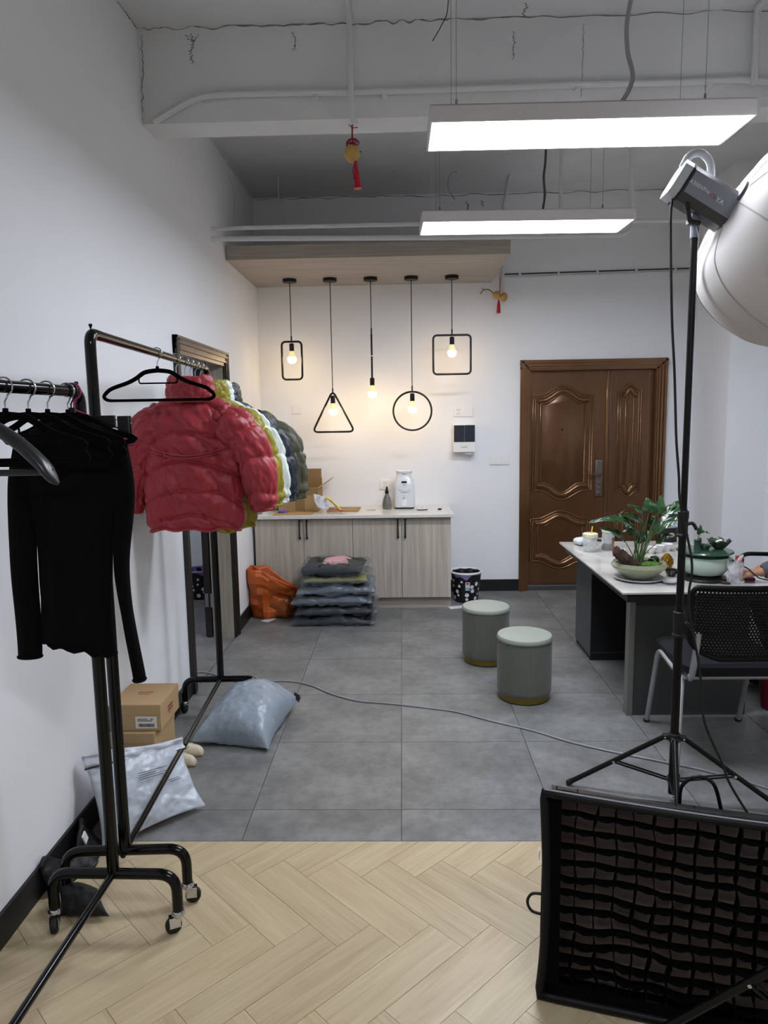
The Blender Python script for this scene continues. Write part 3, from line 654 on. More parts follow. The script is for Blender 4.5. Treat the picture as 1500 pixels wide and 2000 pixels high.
# --- gourd charms
M_redcord = mat('red_cord', '#8e1526', .6); M_gourd = mat('dried_gourd', '#c09a52', .5, noise_=(12, .15)); M_redt = mat('red_silk', '#b3142e', .5, noise_=(40, .2, (8, 8, .5)))
g1 = thing('gourd_charm', 'round yellow gourd charm with a red tassel under the beam', 'charm', at(687, 250, 3.6))
P = lambda u, v: at(u, v, 3.6)-V(g1.location)
MB().rod(P(688, 244), P(688, 276), .004, 8).tube([P(681, 243), P(688, 250), P(699, 249)], .002, 6).build('cord', M_redcord, g1)
mb = MB()
for k in range(6):
    a = .4+k*PI/5.2; c = P(689, 282)+V((math.cos(a)*.02, -.002, math.sin(a)*.016)); mb.tube([c+V((math.cos(b)*.011, 0, math.sin(b)*.011)) for b in [2*PI*i/14 for i in range(14)]], .0028, 6, closed=True)
mb.sphere(P(689, 283), .014, 10).build('knot', M_redcord, g1)
MB().sphere(P(687, 300), .0385, 24, (1, 1, 1.02)).build('gourd', M_gourd, g1)
MB().rod(P(701, 297), P(706, 296), .003, 6).build('stem', mat('dry_stem', '#5e4a2c', .7), g1)
MB().lathe([(.006, 0), (.012, -.05), (.017, -.12), (.02, -.13)], 14, Matrix.Translation(P(694, 313)) @ Matrix.Rotation(-.07, 4, 'Y')).build('tassel', M_redt, g1)
MB().tube(smooth([P(693, 318), P(689, 332), P(691, 344), P(690, 350)], 4), .002, 6).build('loose_cord', M_redcord, g1)
g2 = thing('gourd_charm', 'double gourd charm with a red tassel beside the wooden panel', 'charm', at(976, 545, 6.2))
P = lambda u, v: at(u, v, 6.2)-V(g2.location)
MB().rod(P(977, 540), P(976, 574), .003, 6).build('cord', M_redcord, g2)
MB().sphere(P(984, 580), .038, 20, (.85, .85, 1)).sphere(P(970, 576), .033, 20).build('gourd', M_gourd, g2)
MB().tube(smooth([P(963, 572), P(955, 566), P(945, 566), P(938, 574)], 4), .004, 6).tube([P(944, 566), P(941, 562)], .003, 6).build('stem', mat('dry_stem', '#5e4a2c', .7), g2)
MB().lathe([(.005, 0), (.013, -.04), (.017, -.1), (.018, -.11)], 14, Matrix.Translation(P(974, 585))).build('tassel', M_redt, g2)
# ================================================================== CLOTHES RACKS
M_rack = mat('gloss_black_tube', '#060607', .14, 0, spec=.35)
M_bar = mat('worn_dark_rail', '#2e2a28', .22, .85)
M_chrome = mat('chrome', '#c9ccd0', .15, 1)
M_rubber = mat('black_rubber', '#141414', .6)
M_velvet = mat('black_velvet', '#040404', .95, spec=.1)
def caster(parent, p, yaw):
    c = MB().lathe([(.017, .052), (.021, .058), (.021, .066), (.017, .072)], 16, Matrix.Translation(p)).build('caster', M_chrome, parent)
    R = Matrix.Translation(p) @ Matrix.Rotation(yaw, 4, 'Z')
    MB().cbox((.012, -.0125, .038), (.034, .002, .034), R).cbox((.012, .0125, .038), (.034, .002, .034), R).build('fork', M_chrome, c, bevel=.001)
    MB().lathe([(.008, -.01), (.024, -.009), (.025, -.005), (.025, .005), (.024, .009), (.008, .01)], 22, R @ Matrix.Translation((.016, 0, .0255)) @ Matrix.Rotation(PI/2, 4, 'X')).build('wheel', M_rubber, c)
def rack(a, b, h, label, yaws, hf=.195, barmat=None, elbow=.07, railend=False):
    a, b = V((*a, 0)), V((*b, 0)); t = thing('clothes_rack', label, 'clothes rack', (a+b)/2); o = V(t.location); d = (b-a).normalized(); n = V((d.y, -d.x, 0)); r = .0165
    A, B = a-o, b-o; Z = lambda z: V((0, 0, z))
    MB().tube([A+d*(elbow*.8)+Z(h), (A+B)/2+Z(h), B-d*(elbow*.8)+Z(h)], r*.93, 14).build('top_rail', barmat or M_rack, t)
    for P, s in ((A, 1), (B, -1)):
        MB().tube(fillet([P+d*s*(elbow+.005)+Z(h), P+Z(h), P+Z(h-.35)], elbow, 8), r, 16).build('corner_tube', M_rack, t)
        MB().rod(P+Z(h-.345), P+Z(.185), r*1.1, 16).build('post', M_rack, t)
        MB().lathe([(.0001, .012), (.005, .011), (.006, .006), (.003, .001), (.003, -.003)], 10, Matrix.Translation(P+d*s*.012+Z(h+r))).build('knob', M_rack, t)
        ft = MB().tube(fillet([P-n*hf+Z(.07), P-n*hf+Z(.19), P+n*hf+Z(.19), P+n*hf+Z(.07)], .075, 8), r, 16).build('foot', M_rack, t)
        for sd in (-1, 1): caster(ft, P+n*hf*sd, yaws.pop(0))
        MB().lathe([(.009, 0), (.009, .006), (.0001, .008)], 8, frame3(P-d*s*(.018)+Z(.185), n, Z(1))).build('bolt', M_rack, ft)
    MB().rod(A+d*.01+Z(.192), B-d*.01+Z(.192), .0115, 12).build('bottom_rail', M_rack, t)
    m_ = (A+B)/2; MB().lathe([(.0145, -.03), (.0145, .03)], 12, frame3(m_+Z(.192), n, d.cross(n))).build('rail_sleeve', M_rack, t)
    return t
rack((-.915, 2.119), (-.988, 3.637), 1.83, 'tall black tube clothes rack carrying the puffer jackets', [2.2, .2, 2.4, .4], barmat=M_bar)
rack((-.905, 2.0), (-.932, .5), 1.655, 'lower black tube clothes rack carrying the black sweater', [3.6, -1.3, 2.4, .4])

# ------------------------------------------------------------------ hangers
def strip(path, w, d, m, name, parent, bevel=.0015):
    """flat bar bent in the XZ plane: w wide in the plane, d deep across it"""
    path = [V(p) for p in path]; mb = MB(); vs = []; fs = []; N = len(path)
    for i, p in enumerate(path):
        t = (path[min(i+1, N-1)]-path[max(i-1, 0)]).normalized(); nn = V((-t.z, 0, t.x)); ww = w(i/(N-1)) if callable(w) else w
        for s, e in ((-1, -1), (1, -1), (1, 1), (-1, 1)): vs.append(p+nn*s*ww/2+V((0, e*d/2, 0)))
    for i in range(N-1):
        for k in range(4): fs.append((i*4+k, i*4+(k+1) % 4, i*4+4+(k+1) % 4, i*4+4+k))
    fs += [(0, 3, 2, 1), tuple(N*4-4+k for k in range(4))]
    return mb.add(vs, fs).build(name, m, parent, bevel=bevel, sharp=50)
def hook(parent, m=M_chrome, r=.0022, z=-.072):
    pts = [V((.021*math.cos(a), 0, -.0205+.021*math.sin(a))) for a in [PI*(1.12-1.5*k/16) for k in range(17)]]
    pts += [V((.006, 0, -.045)), V((0, 0, -.055)), V((0, 0, z))]
    MB().tube(pts, r, 8).build('hook', m, parent)
def hanger(loc, rz, label, hw=.205, group='slim black velvet hangers', notch=True, m=M_velvet):
    t = thing('clothes_hanger', label, 'hanger', loc, rz, group); hook(t)
    MB().lathe([(.006, -.07), (.007, -.082), (.009, -.086)], 10).build('hook_collar', m, t)
    for s in (-1, 1):
        strip(smooth([(0, 0, -.086), (s*.05, 0, -.093), (s*.085, 0, -.115), (s*.12, 0, -.132), (s*.18, 0, -.152), (s*hw, 0, -.168), (s*(hw+.012), 0, -.185), (s*hw, 0, -.197), (s*(hw-.02), 0, -.2)], 4), lambda q: .017-.005*q, .006, m, 'shoulder', t)
    strip([(-hw+.02, 0, -.2), (hw-.02, 0, -.2)], .011, .006, m, 'trouser_bar', t)
    if notch: MB().tube(fillet([(-.075, 0, -.118), (-.075, 0, -.135), (.075, 0, -.135), (.075, 0, -.118)], .01), .003, 8).build('inner_bar', m, t)
    return t
BA = lambda y: V((-.915+(y-2.119)/(3.637-2.119)*-.073, y, 1.83+.0165+.004))
BB = lambda y: V((-.905+(2.0-y)/1.5*-.027, y, 1.655+.0165+.004))
hanger(BA(2.79), .0, 'empty black velvet hanger hooked in front of the red jacket')

# ------------------------------------------------------------------ puffer jackets
def puff_fabric(name, col, rough=.38, sheen=.1): return mat(name, col, rough, noise_=(9, .10), bump=(22, .35, (1, 1, .45)), sheen=sheen, spec=.45)
def lerp_tab(tab, s):
    for i in range(len(tab)-1):
        a, b = tab[i], tab[i+1]
        if s <= b[0] or i == len(tab)-2:
            t = max(0, min(1, (s-a[0])/(b[0]-a[0]))); t = t*t*(3-2*t)*.5+t*.5
            return [x+(y-x)*t for x, y in zip(a[1:], b[1:])]
def jacket(loc, rz, m, label, seed, spread=.31, length=.66, thick=.075, hooky=0, buttons=False, sag=.05, spreadL=None):
    t = thing('puffer_jacket', label, 'jacket', loc, rz, 'puffer jackets on the tall rack')
    sp = .118     # baffle height
    tab = [(0, .072, .03, -.10), (.06, .118, .042, -.115), (.13, .165, thick*.75, -.15), (.22, .193, thick*.95, -.21), (.5, .2, thick, -.38), (.8, .207, thick, -.56), (.95, .203, thick*.92, -.64), (1, .19, thick*.7, -length)]
    def body(u, v):
        a, b, z = lerp_tab(tab, v); th = 2*PI*u; c, s = math.cos(th), math.sin(th)
        x = a*math.copysign(abs(c)**.75, c); y = b*math.copysign(abs(s)**.85, s)
        warp = .028*fbm((x*3+seed, z*3, 1.7), 1.3, 2)
        zz = z + sag*(x/.2)**2 - sag*.5 + warp
        ph = (zz/sp+.42) % 1; pf = math.sin(PI*ph)**.42
        nrm = V((c*.6, s, 0)); p = V((x, y, z))
        big = fbm((x*7+seed, y*7, z*6), 1.5, 3)*.016
        # gathers run across the seams, deepest beside them
        gath = (noise.noise(V((x*75+seed*3+fbm((x*6, z*6, seed), 1, 2)*5, y*30, zz*7)))*.0048+noise.noise(V((x*150+seed, y*50, zz*10)))*.0020)*(1.15-pf*.75)
        # long slanting folds
        fo = x*.8+z*.55+.05*fbm((x*4, z*4, seed), 1, 2); cre = (1-abs(noise.noise(V((fo*17+seed, z*2.5, seed)))))**6*.010
        hem = max(0, (v-.93)/.07)
        sd_ = min(ph, 1-ph)*sp; groove = .007*math.exp(-(sd_/.008)**2)
        off = .0105*pf*(1-hem*.4) + big*min(1, v*6) + gath*1.6*min(1, v*5) - cre*1.3*min(1, v*4) - groove
        p += nrm*off
        p.z += fbm((x*7+seed, 0, 3), 1., 2)*.022*v*v + .012*math.sin(7*x+seed)*v**3
        p.y += .03*fbm((x*4, seed, z*3), 1., 2)
        return p
    MB().grid(body, 190, 170, cu=True).build('body', m, t, sharp=180)
    def collar(u, v):
        th = 2*PI*u; c, s = math.cos(th), math.sin(th)
        a, b = .078+.004*math.sin(PI*v)+.012*(1-v)**2, .05
        off = .010*abs(math.sin(PI*v))**.5+.007*fbm((c*3+seed, s*3, v*5), 1.2, 3)+.004*noise.noise(V((c*11+seed, s*11, v*2)))
        return V(((a+off)*c, (b+off)*s, -.13+.10*v+.008*c*c+.006*fbm((c*2, s*2, seed), 1.5, 2)))
    co = MB().grid(collar, 80, 22, cu=True).build('collar', m, t, solid=.012, sharp=180)
    for sd in (-1, 1):
        S = spread if sd > 0 else (spreadL or spread)
        pth = smooth([(sd*.105, .0, -.185), (sd*.158, .0, -.222), (sd*(S-.108), -.0, -.315), (sd*(S-.07), -.006, -.43), (sd*(S-.052), -.012, -.585)], 18); fr = frames(pth); N = len(pth)
        ty = min(1., thick/.075+.1)
        def sleeve(u, v):
            i = min(N-1, int(round(v*(N-1)))); p = pth[i]; A, B = fr[i]; th = 2*PI*u
            r = .04+.04*min(1, v/.3)**.8-.024*max(0, (v-.3)/.7)**1.2; ph = (v*4.1+.35+.08*math.sin(th+seed)) % 1; pf = math.sin(PI*ph)**.45
            if v > .94: r *= .84; pf *= .3
            sdd = min(ph, 1-ph); off = .009*pf-.005*math.exp(-(sdd/.07)**2)+.010*fbm((math.cos(th)*2+seed+sd*5, math.sin(th)*2, v*6), 1.2, 3)+(1.15-pf*.8)*(.006*noise.noise(V((math.cos(th)*9, math.sin(th)*9, v*9+seed)))+.002*noise.noise(V((th*14, v*16, seed))))-.008*(1-abs(noise.noise(V((math.cos(th)*3+seed, math.sin(th)*3+v*6, v*5)))))**6
            w = max(0, 1-v*6); yy = p+A*math.cos(th)*(r+off)+B*math.sin(th)*(r+off)
            yy.y = p.y+(yy.y-p.y)*ty*.9; return yy
        MB().grid(sleeve, 72, N, cu=True).build('sleeve', m, t, solid=.006, sharp=180)
        e = pth[-1]; A, B = fr[-1]
        def cf(k): q = e+A*math.cos(k*PI/10)*.046+B*math.sin(k*PI/10)*.046; q.y = e.y+(q.y-e.y)*ty*.9; return q
        MB().tube([cf(k) for k in range(20)], .007, 8, closed=True).build('cuff', m, t)
    # hem cord
    MB().tube([body(k/80, .985)+V((0, 0, -.004)) for k in range(80)], .0075, 6, closed=True).build('hem_band', m, t)
    if buttons:
        arc = [V((-.18+.36*k/24, 0, 0)) for k in range(25)]
        def surf(x, z):    # point of the back surface close to (x, z)
            best = min((((body(u, v)-V((x, 0, z)))*V((1, 0, 1)).length if False else math.hypot(body(u, v).x-x, body(u, v).z-z)), u, v) for u in [.5+.5*i/40 for i in range(31)] for v in [.3+.5*j/24 for j in range(25)])
            return V((x, body(best[1], best[2]).y, z))
        pts = [surf(x.x, -.36+.05*(x.x/.19)**2)+V((0, -.008, 0)) for x in arc[2:-2:2]]
        for dz in (0, .011): MB().tube(smooth([p+V((0, 0, dz)) for p in pts], 4), .0035, 6).build('piping', m, t)
        p = surf(-.11, -.345)+V((0, -.012, 0)); MB().tube([p+V((.014*math.cos(a), 0, .014*math.sin(a))) for a in [2*PI*k/16 for k in range(16)]], .003, 6, closed=True).build('cord_ring', m, t)
    hg = thing('clothes_hanger', label.replace('puffer jacket', 'puffer jacket hanger') if False else 'steel hook hanger inside the '+label.split(' puffer')[0]+' jacket', 'hanger', BA(loc[1]+hooky), rz)
    hook(hg, z=-.1)
    for s in (-1, 1): strip(smooth([(0, 0, -.098), (.05+s*.03, 0, -.15), (.075+s*.08, 0, -.185), (.075+s*.12, 0, -.215)], 4), .012, .006, M_velvet, 'shoulder', hg)
    return t
M_red = puff_fabric('red_nylon', '#9b2b35', .42)
M_olv = puff_fabric('mustard_nylon', '#8f8420', .42); M_wht = puff_fabric('white_nylon', '#d5ddd8', .45); M_nvy = puff_fabric('navy_nylon', '#1f2530', .4); M_grn = puff_fabric('dark_olive_nylon', '#4a4a38', .45)
ZJ = 1.775
jacket((-.880, 2.985, ZJ), 0, M_red, 'crimson puffer jacket seen from the back', 1.3, .345, .675, thick=.07, hooky=.08, buttons=True, spreadL=.33)
jacket((-.868, 3.185, ZJ-.01), 0, M_olv, 'mustard yellow puffer jacket behind the crimson one', 4.1, .325, .68, thick=.045, hooky=.02)
jacket((-.875, 3.30, ZJ-.01), 0, M_wht, 'white puffer jacket behind the mustard one', 7.7, .34, .63, thick=.036)
jacket((-.878, 3.405, ZJ-.012), 0, M_nvy, 'navy blue puffer jacket behind the white one', 11.9, .365, .63, thick=.036, spreadL=.32)
jacket((-.885, 3.51, ZJ-.012), 0, M_grn, 'dark olive puffer jacket at the end of the tall rack', 15.2, .41, .61, thick=.036, spreadL=.31)

# ------------------------------------------------------------------ black sweater and the hangers of the low rack
M_knit = mat('black_rib_knit', '#050506', .95, bump=(6, .4, (60, 1, 1)), spec=.15)
sw = thing('sweater', 'black long sleeved ribbed sweater hanging on the lower rack', 'sweater', (-.898, 1.915, 1.57))
Pz = lambda v: at(135, v, 1.915).z-1.57
tab = [(0, .06, .012, .0, -.0), (.05, .11, .02, .0, -.02), (.12, .143, .026, .0, -.055), (.25, .135, .03, -.0, -.15), (.5, .105, .032, -.01, -.32), (.8, .1, .032, -.018, -.5), (1, .104, .03, -.02, -.625)]
def swb(u, v):
    a, b, cx, z = lerp_tab(tab, v); th = 2*PI*u; c, s = math.cos(th), math.sin(th)
    rib = .0012*math.sin(th*60)
    return V((cx+(a+rib)*math.copysign(abs(c)**.8, c), (b+rib)*s+.008*fbm((c*2, v*3, 1), 1, 2), z+.012*fbm((c*2.5, 5, 1), 1.4, 2)*v+.02*c*v*-1))
MB().grid(swb, 120, 60, cu=True).build('body', M_knit, sw, sharp=180)
for sd, pts in ((-1, [(-.115, 0, -.045), (-.145, .0, -.16), (-.155, 0, -.36), (-.16, 0, -.52), (-.163, 0, -.655)]), (1, [(.115, 0, -.055), (.135, 0, -.2), (.118, .0, -.4), (.128, 0, -.58), (.146, 0, -.725)])):
    pth = smooth(pts, 10); fr = frames(pth); N = len(pth)
    def swv(u, v):
        i = min(N-1, int(round(v*(N-1)))); A, B = fr[i]; th = 2*PI*u; rx = (.04-.008*v if sd < 0 else .036-.024*min(1, v*1.5)+.003*v); 
        return pth[i]+V((math.cos(th)*(rx), math.sin(th)*.02+.004*math.sin(v*9), .004*math.cos(th)))
    MB().grid(swv, 40, N, cu=True).build('sleeve', M_knit, sw, solid=.003, sharp=180)
    e = pth[-1]; rr = .033 if sd < 0 else .016
    MB().tube([e+V((rr*math.cos(2*PI*k/20), .02*math.sin(2*PI*k/20), 0)) for k in range(20)], .004, 6, closed=True).build('cuff', M_knit, sw)
MB().tube([swb(k/60, 1)+V((0, 0, -.003)) for k in range(60)], .005, 6, closed=True).build('hem_band', M_knit, sw)
hanger(BB(1.928), .0, 'black velvet hanger inside the black sweater', hw=.13, group=None)
hanger(BB(1.82), .1, 'empty black velvet hanger next to the sweater on the lower rack', hw=.175)
hanger(BB(1.728), .1, 'second empty black velvet hanger from the sweater on the lower rack', hw=.175)
hanger(BB(1.63), -.04, 'third empty black velvet hanger from the sweater on the lower rack', hw=.175)
# clip hanger
ch = thing('clip_hanger', 'flat black trouser hanger with metal clips beside the sweater', 'hanger', BB(1.948), .0); hook(ch, M_blackmetal)
strip([(-.09, 0, -.105), (.12, 0, -.105)], .034, .01, mat('black_plastic', '#121214', .4), 'bar', ch)
MB().box((-.01, -.004, -.09), (.01, .004, -.065)).build('neck', M_blackmetal, ch)
for x in (-.06, .145):
    c = MB().box((x-.016, -.012, -.15), (x+.016, -.006, -.09)).box((x-.016, .006, -.15), (x+.016, .012, -.09)).build('clip', mat('black_plastic', '#121214', .4), ch, bevel=.002)
    MB().rod((x-.018, 0, -.11), (x+.018, 0, -.11), .003, 8).rod((.1, 0, -.1), (.15, 0, -.1), .0015, 6).build('spring', M_chrome, c)
M_pink = mat('pink_coated_wire', '#a3325f', .35)
pw = thing('wire_hanger', 'pink coated wire hanger beside the rack post', 'hanger', BB(1.966), -.03); hook(pw, M_pink, .003)
MB().tube(fillet([(0, 0, -.07), (-.15, 0, -.145), (-.16, 0, -.172), (.165, 0, -.172), (.17, 0, -.145), (0, 0, -.07)], .02), .0026, 8).build('frame', M_pink, pw)
# broad moulded suit hanger close to the camera
su = thing('suit_hanger', 'broad moulded black plastic suit hanger on the lower rack', 'hanger', BB(1.42), .1); hook(su, M_chrome, .003)
M_gp = mat('satin_black_plastic', '#1b1c1e', .3)
for s in (-1, 1):
    def arm(u, v):
        x = s*(.01+.2*v); z = -.085-.03*v-.115*v**2.2+.0; th = 2*PI*u
        dy = .012+.02*v**1.5; dz = .012+.010*v; e = 1-max(0, (v-.88)/.12)**2*.9
        return V((x+s*.01*math.cos(th)*0, dy*math.cos(th)*e, z+dz*math.sin(th)*e))
    MB().grid(arm, 20, 26, cu=True).build('shoulder', M_gp, su, sharp=180)
MB().tube([(-.2, 0, -.205), (.2, 0, -.205)], .007, 10).build('trouser_bar', M_gp, su)
# ================================================================== BAGS, BOXES, BINS AND STOOLS
def pillow(c, H, h, amp, s, seed, n=40, edge=.0, power=.5, m=None, wr=None):
    """stuffed bag over four corners c (u0v0, u1v0, u1v1, u0v1); bulges H to its face and h behind"""
    c = [V(p) for p in c]; nrm = ((c[1]-c[0]).cross(c[3]-c[0])).normalized()
    def P(u, v, sgn):
        p = (c[0]*(1-u)+c[1]*u)*(1-v)+(c[3]*(1-u)+c[2]*u)*v
        a, b = 1-(2*u-1)**2, 1-(2*v-1)**2; wgt = max(0, a*b)**power
        # edges pull in between the corners
        mid = (c[0]+c[1]+c[2]+c[3])/4; pull = edge*((a if b < a else b)) * (1-min(1, wgt))
        p = p+(mid-p)*pull
        f = fbm(p+V((seed, 0, 0)), s, 4); f2 = 1-abs(fbm(p+V((0, seed, 3)), s*1.7, 3))*2
        return p+nrm*sgn*((H if sgn > 0 else h)*wgt+amp*(f+.6*f2-.3)*min(1, wgt*2+.15))
    mb = MB(); mb.grid(lambda u, v: P(u, v, 1), n, n); mb.grid(lambda u, v: P(u, v, -1), n, n); return mb
M_poly = mat('grey_blue_poly_film', '#8d98a2', .28, noise_=(4, .06), bump=(26, .45), spec=.6)
M_polyw = mat('pale_grey_mailer_film', '#b9bfc8', .26, noise_=(5, .05), bump=(26, .5), spec=.6)
M_polyd = mat('dark_bag_lining', '#17181b', .4, bump=(30, .3))
gb = thing('poly_bag', 'stuffed grey blue plastic mailing bag lying on the tiles', 'bag', (-.8, 3.5, 0))
o = V(gb.location)
cr = [fl(372, 1449, .03), fl(524, 1463, .02), fl(585, 1366, .07), V((-.95, 3.80, .06))]
b_ = pillow([p-o for p in cr], .165, .05, .010, 9, 2.2, 56, .12, .42)
b_.v = [(x, y, max(.002, z)) for x, y, z in b_.v]; b_.build('bag', M_poly, gb, sharp=180)
pillow([fl(575, 1352, .12)-o, fl(586, 1358, .07)-o, fl(584, 1372, .06)-o, fl(572, 1366, .09)-o], .008, .008, .006, 30, 5, 12).build('sealed_flap', M_polyd, gb, sharp=180)

wm = thing('mailer_bag', 'pale grey mailing bag propped against the shoe boxes', 'bag', (-1.0, 2.55, 0)); o = V(wm.location)
TL, TR, BR, BL = at(158, 1478, 2.475), at(352, 1442, 2.86), fl(410, 1585, .02)+V((-.03, .045, 0)), fl(190, 1680, .01)+V((.0, .045, 0))
b_ = pillow([BL-o, BR-o, TR-o, TL-o], .04, .05, .010, 8, 6.1, 56, .10, .45)
b_.v = [(max(x, XL+.016-o.x), y, max(.002, z)) for x, y, z in b_.v]; b_.build('bag', M_polyw, wm, sharp=180)
up_ = (TL-BL).normalized()
nrm_w = ((BR-BL).cross(TL-BL)).normalized()
fp = lambda u, v: (TL*(1-u)+TR*u)-up_*.045*v+V((0, 0, .006*math.sin(u*7)))+nrm_w*(.02+.012*math.sin(PI*u)+.02*fbm((u*4, v*2, 1), 1.5, 3)*(1))-o
MB().grid(fp, 40, 8).build('folded_flap', mat('white_flap_film', '#c9cdd6', .25, bump=(26, .4)), wm, solid=.004, sharp=180)
MB().tube([fp(k/30, 1.03)-V((0, 0, .003)) for k in range(31)], .003, 6).build('black_edge', M_polyd, wm)
M_print = mat('black_print', '#2a2a2e', .6)
def onbag(u, v):
    best = None; p = (BL*(1-u)+BR*u)*(1-v)+(TL*(1-u)+TR*u)*v-o
    a, b = 1-(2*u-1)**2, 1-(2*v-1)**2; return p+nrm_w*(.04*max(0, a*b)**.45+.012)
for k in range(6):
    a, b = ((.42, .72), (.42, .6), (.42, .75), (.42, .66), (.68, .8), (.7, .82))[k]; vv = (.68, .655, .63, .605, .5, .475)[k]
    MB().tube([onbag(a+(b-a)*i/6, vv) for i in range(7)], .0012, 4).build('printed_line', M_print, wm)

# shoe boxes
M_kraft = mat('kraft_board', '#b1946c', .8, noise_=(4, .05)); M_redink = mat('red_ink', '#a5383a', .7)
def kraft(x0, x1, y0, y1, z0, z1, label, rz=0, deco=False):
    t = thing('shoe_box', label, 'box', ((x0+x1)/2, (y0+y1)/2, z0), rz, None); w_, d_, h_ = (x1-x0)/2, (y1-y0)/2, z1-z0
    MB().box((-w_+.002, -d_+.002, 0), (w_-.002, d_-.002, h_-.03)).build('body', M_kraft, t, bevel=.002)
    MB().box((-w_, -d_, h_-.045), (w_, d_, h_)).build('lid', M_kraft, t, bevel=.002)
    if deco:
        lb = MB().box((-.0, -d_-.0016, .012), (w_*.82, -d_+.0016, .062)).build('label_sticker', mat('paper_label', '#dedbd4', .6), t)
        mb = MB(); random.seed(3); x = .012
        while x < w_*.7: ww = random.choice((.001, .002, .003)); mb.box((x, -d_-.0022, .018), (x+ww, -d_-.0017, .032)); x += ww+random.choice((.001, .002))
        for zz, a, b in ((.05, .008, .05), (.043, .008, .07), (.05, .06, .075)): mb.box((a, -d_-.0022, zz), (b, -d_-.0017, zz+.003))
        mb.build('barcode', M_print, lb)
        for nm, mtx in (('print', frame3((.0, .01, h_+.0004), (1, .0, 0), (0, 1, 0))), ('print', frame3((w_+.0004, 0, h_*.5), (0, 1, 0), (0, 0, 1)))):
            mb = MB(); sc = .75
            for row in range(2):
                for k in range(5):
                    x0_ = -.04+k*.017; mb.box((x0_*sc, (.004-row*.02)*sc, 0), ((x0_+.003)*sc, (.02-row*.02)*sc, .0004), mtx); mb.box((x0_*sc, (.010-row*.02)*sc, 0), ((x0_+.012)*sc, (.0125-row*.02)*sc, .0004), mtx); mb.box(((x0_+.007)*sc, (.004-row*.02)*sc, 0), ((x0_+.0095)*sc, (.018-row*.02)*sc, .0004), mtx)
            mb.box((-.03*sc, -.03*sc, 0), (.03*sc, -.027*sc, .0004), mtx); mb.build(nm, M_redink, t)
    return t
kraft(-1.218, -1.005, 2.76, 3.0, .302, .415, 'brown shoe box with red print, on top of the pile by the wall', 0, True)
kraft(-1.218, -1.03, 2.74, 3.0, .152, .301, 'plain brown shoe box in the middle of the pile by the wall')
kraft(-1.218, -1.02, 2.76, 3.01, .0, .151, 'plain brown shoe box at the bottom of the pile by the wall')
# cream shoes
M_cream = mat('cream_leather', '#d8cdb4', .4); M_sole = mat('tan_sole', '#9b8465', .7)
def shoe(x, y, rz, label):
    t = thing('flat_shoe', label, 'shoe', (x, y, 0), rz, 'cream flat shoes on the tiles')
    def upper(u, v):
        th = PI*u; x_ = -.12+.24*v; w_ = .036*math.sin(PI*min(1, .12+v*.86))**.55+.002; hh = (.05-.018*v)*max(0, 1-max(0, (v-.85)/.15)**2)**.5+.006
        return V((x_, -w_*math.cos(th), .008+hh*math.sin(th)**.8))
    MB().grid(upper, 16, 24).build('upper', M_cream, t, sharp=180, solid=.003)
    ol = [(-.12+.24*k/20, .037*math.sin(PI*min(1, .12+k/20*.86))**.55) for k in range(21)]; MB().prism(ol+[(a, -b) for a, b in ol[::-1]], 0, .009).build('sole', M_sole, t)
    MB().tube([(.05, -.02, .046), (.07, 0, .043), (.05, .02, .046)], .004, 6).build('trim', M_cream, t)
shoe(-1.07, 3.17, -.2, 'cream flat shoe further from the pale mailing bag'); shoe(-1.075, 3.075, -.25, 'cream flat shoe nearer the pale mailing bag')
# black pouch and crumpled black cloth by the baseboard
M_bagk = mat('black_nylon', '#101114', .55, bump=(30, .3))
tag(pillow([fl(118, 1790, .02), fl(214, 1790, .015), fl(190, 1735, .05), fl(110, 1720, .06)], .05, .02, .006, 14, 3.3, 30, .1).build('pouch', M_bagk, sharp=180), 'small black nylon pouch lying under the racks', 'pouch')
cl_ = thing('black_bag', 'crumpled black bag slumped along the baseboard', 'bag', (-1.13, 2.25, 0)); o = V(cl_.location)
def slump(u, v):
    p = V((-.085+.06*math.sin(u*PI)-.03*v, -.1+.34*u, .002+.115*v*(.65+.35*math.sin(u*9+1))))
    return p+V((abs(fbm(p*1+V((3, 1, 0)), 11))*.05*(1-v*.4)+.02*(1-v), 0, .02*fbm(p, 9)))
b_ = MB().grid(slump, 30, 14); b_.v = [(max(x, -.085), y, max(.002, z)) for x, y, z in b_.v]; b_.build('cloth', M_bagk, cl_, solid=.012, sharp=180)
MB().box((-.005, -.012, 0), (.0, .012, .045), Matrix.Translation((-.02, .1, .075)) @ Matrix.Rotation(.5, 4, 'X')).build('white_tag', M_white, cl_)

# orange bag in the corner
M_or = mat('orange_paper_film', '#bb5a22', .42, noise_=(6, .12), bump=(16, .5)); M_or2 = mat('brown_orange_film', '#8f4a20', .3, noise_=(8, .2), bump=(20, .5))
ob = thing('orange_bag', 'crumpled orange bag slumped in the corner by the cabinet', 'bag', (-1.03, 5.5, 0)); o = V(ob.location)
def ridge(p, s, k=3): return 1-2*abs(noise.fractal(V(p)*s, 1, 2, k))
def bagfn(u, v):
    th = 2*PI*u; ex = .13+.03*math.cos(2*th+1); a = .085+.07*v; b = .075+.02*v
    p = V((-.075+.05*v*0+(a)*math.cos(th), b*math.sin(th), .40*v*(1-.28*max(0, math.cos(th))*v)))
    p.x += .10*v*max(0, math.cos(th))**1.5; p.z -= .10*v*v*max(0, math.cos(th))
    f = ridge(p+V((4, 2, 0)), 7); return p+V((math.cos(th), math.sin(th), .3))*.042*f*(.5+v*.6)
b_ = MB().grid(bagfn, 24, 15, cu=True); b_.v = [(max(x, XL+.014-o.x), min(y, CFY-.01-o.y), max(.003, z)) for x, y, z in b_.v]; b_.build('open_bag', M_or, ob, solid=.003, sharp=22)
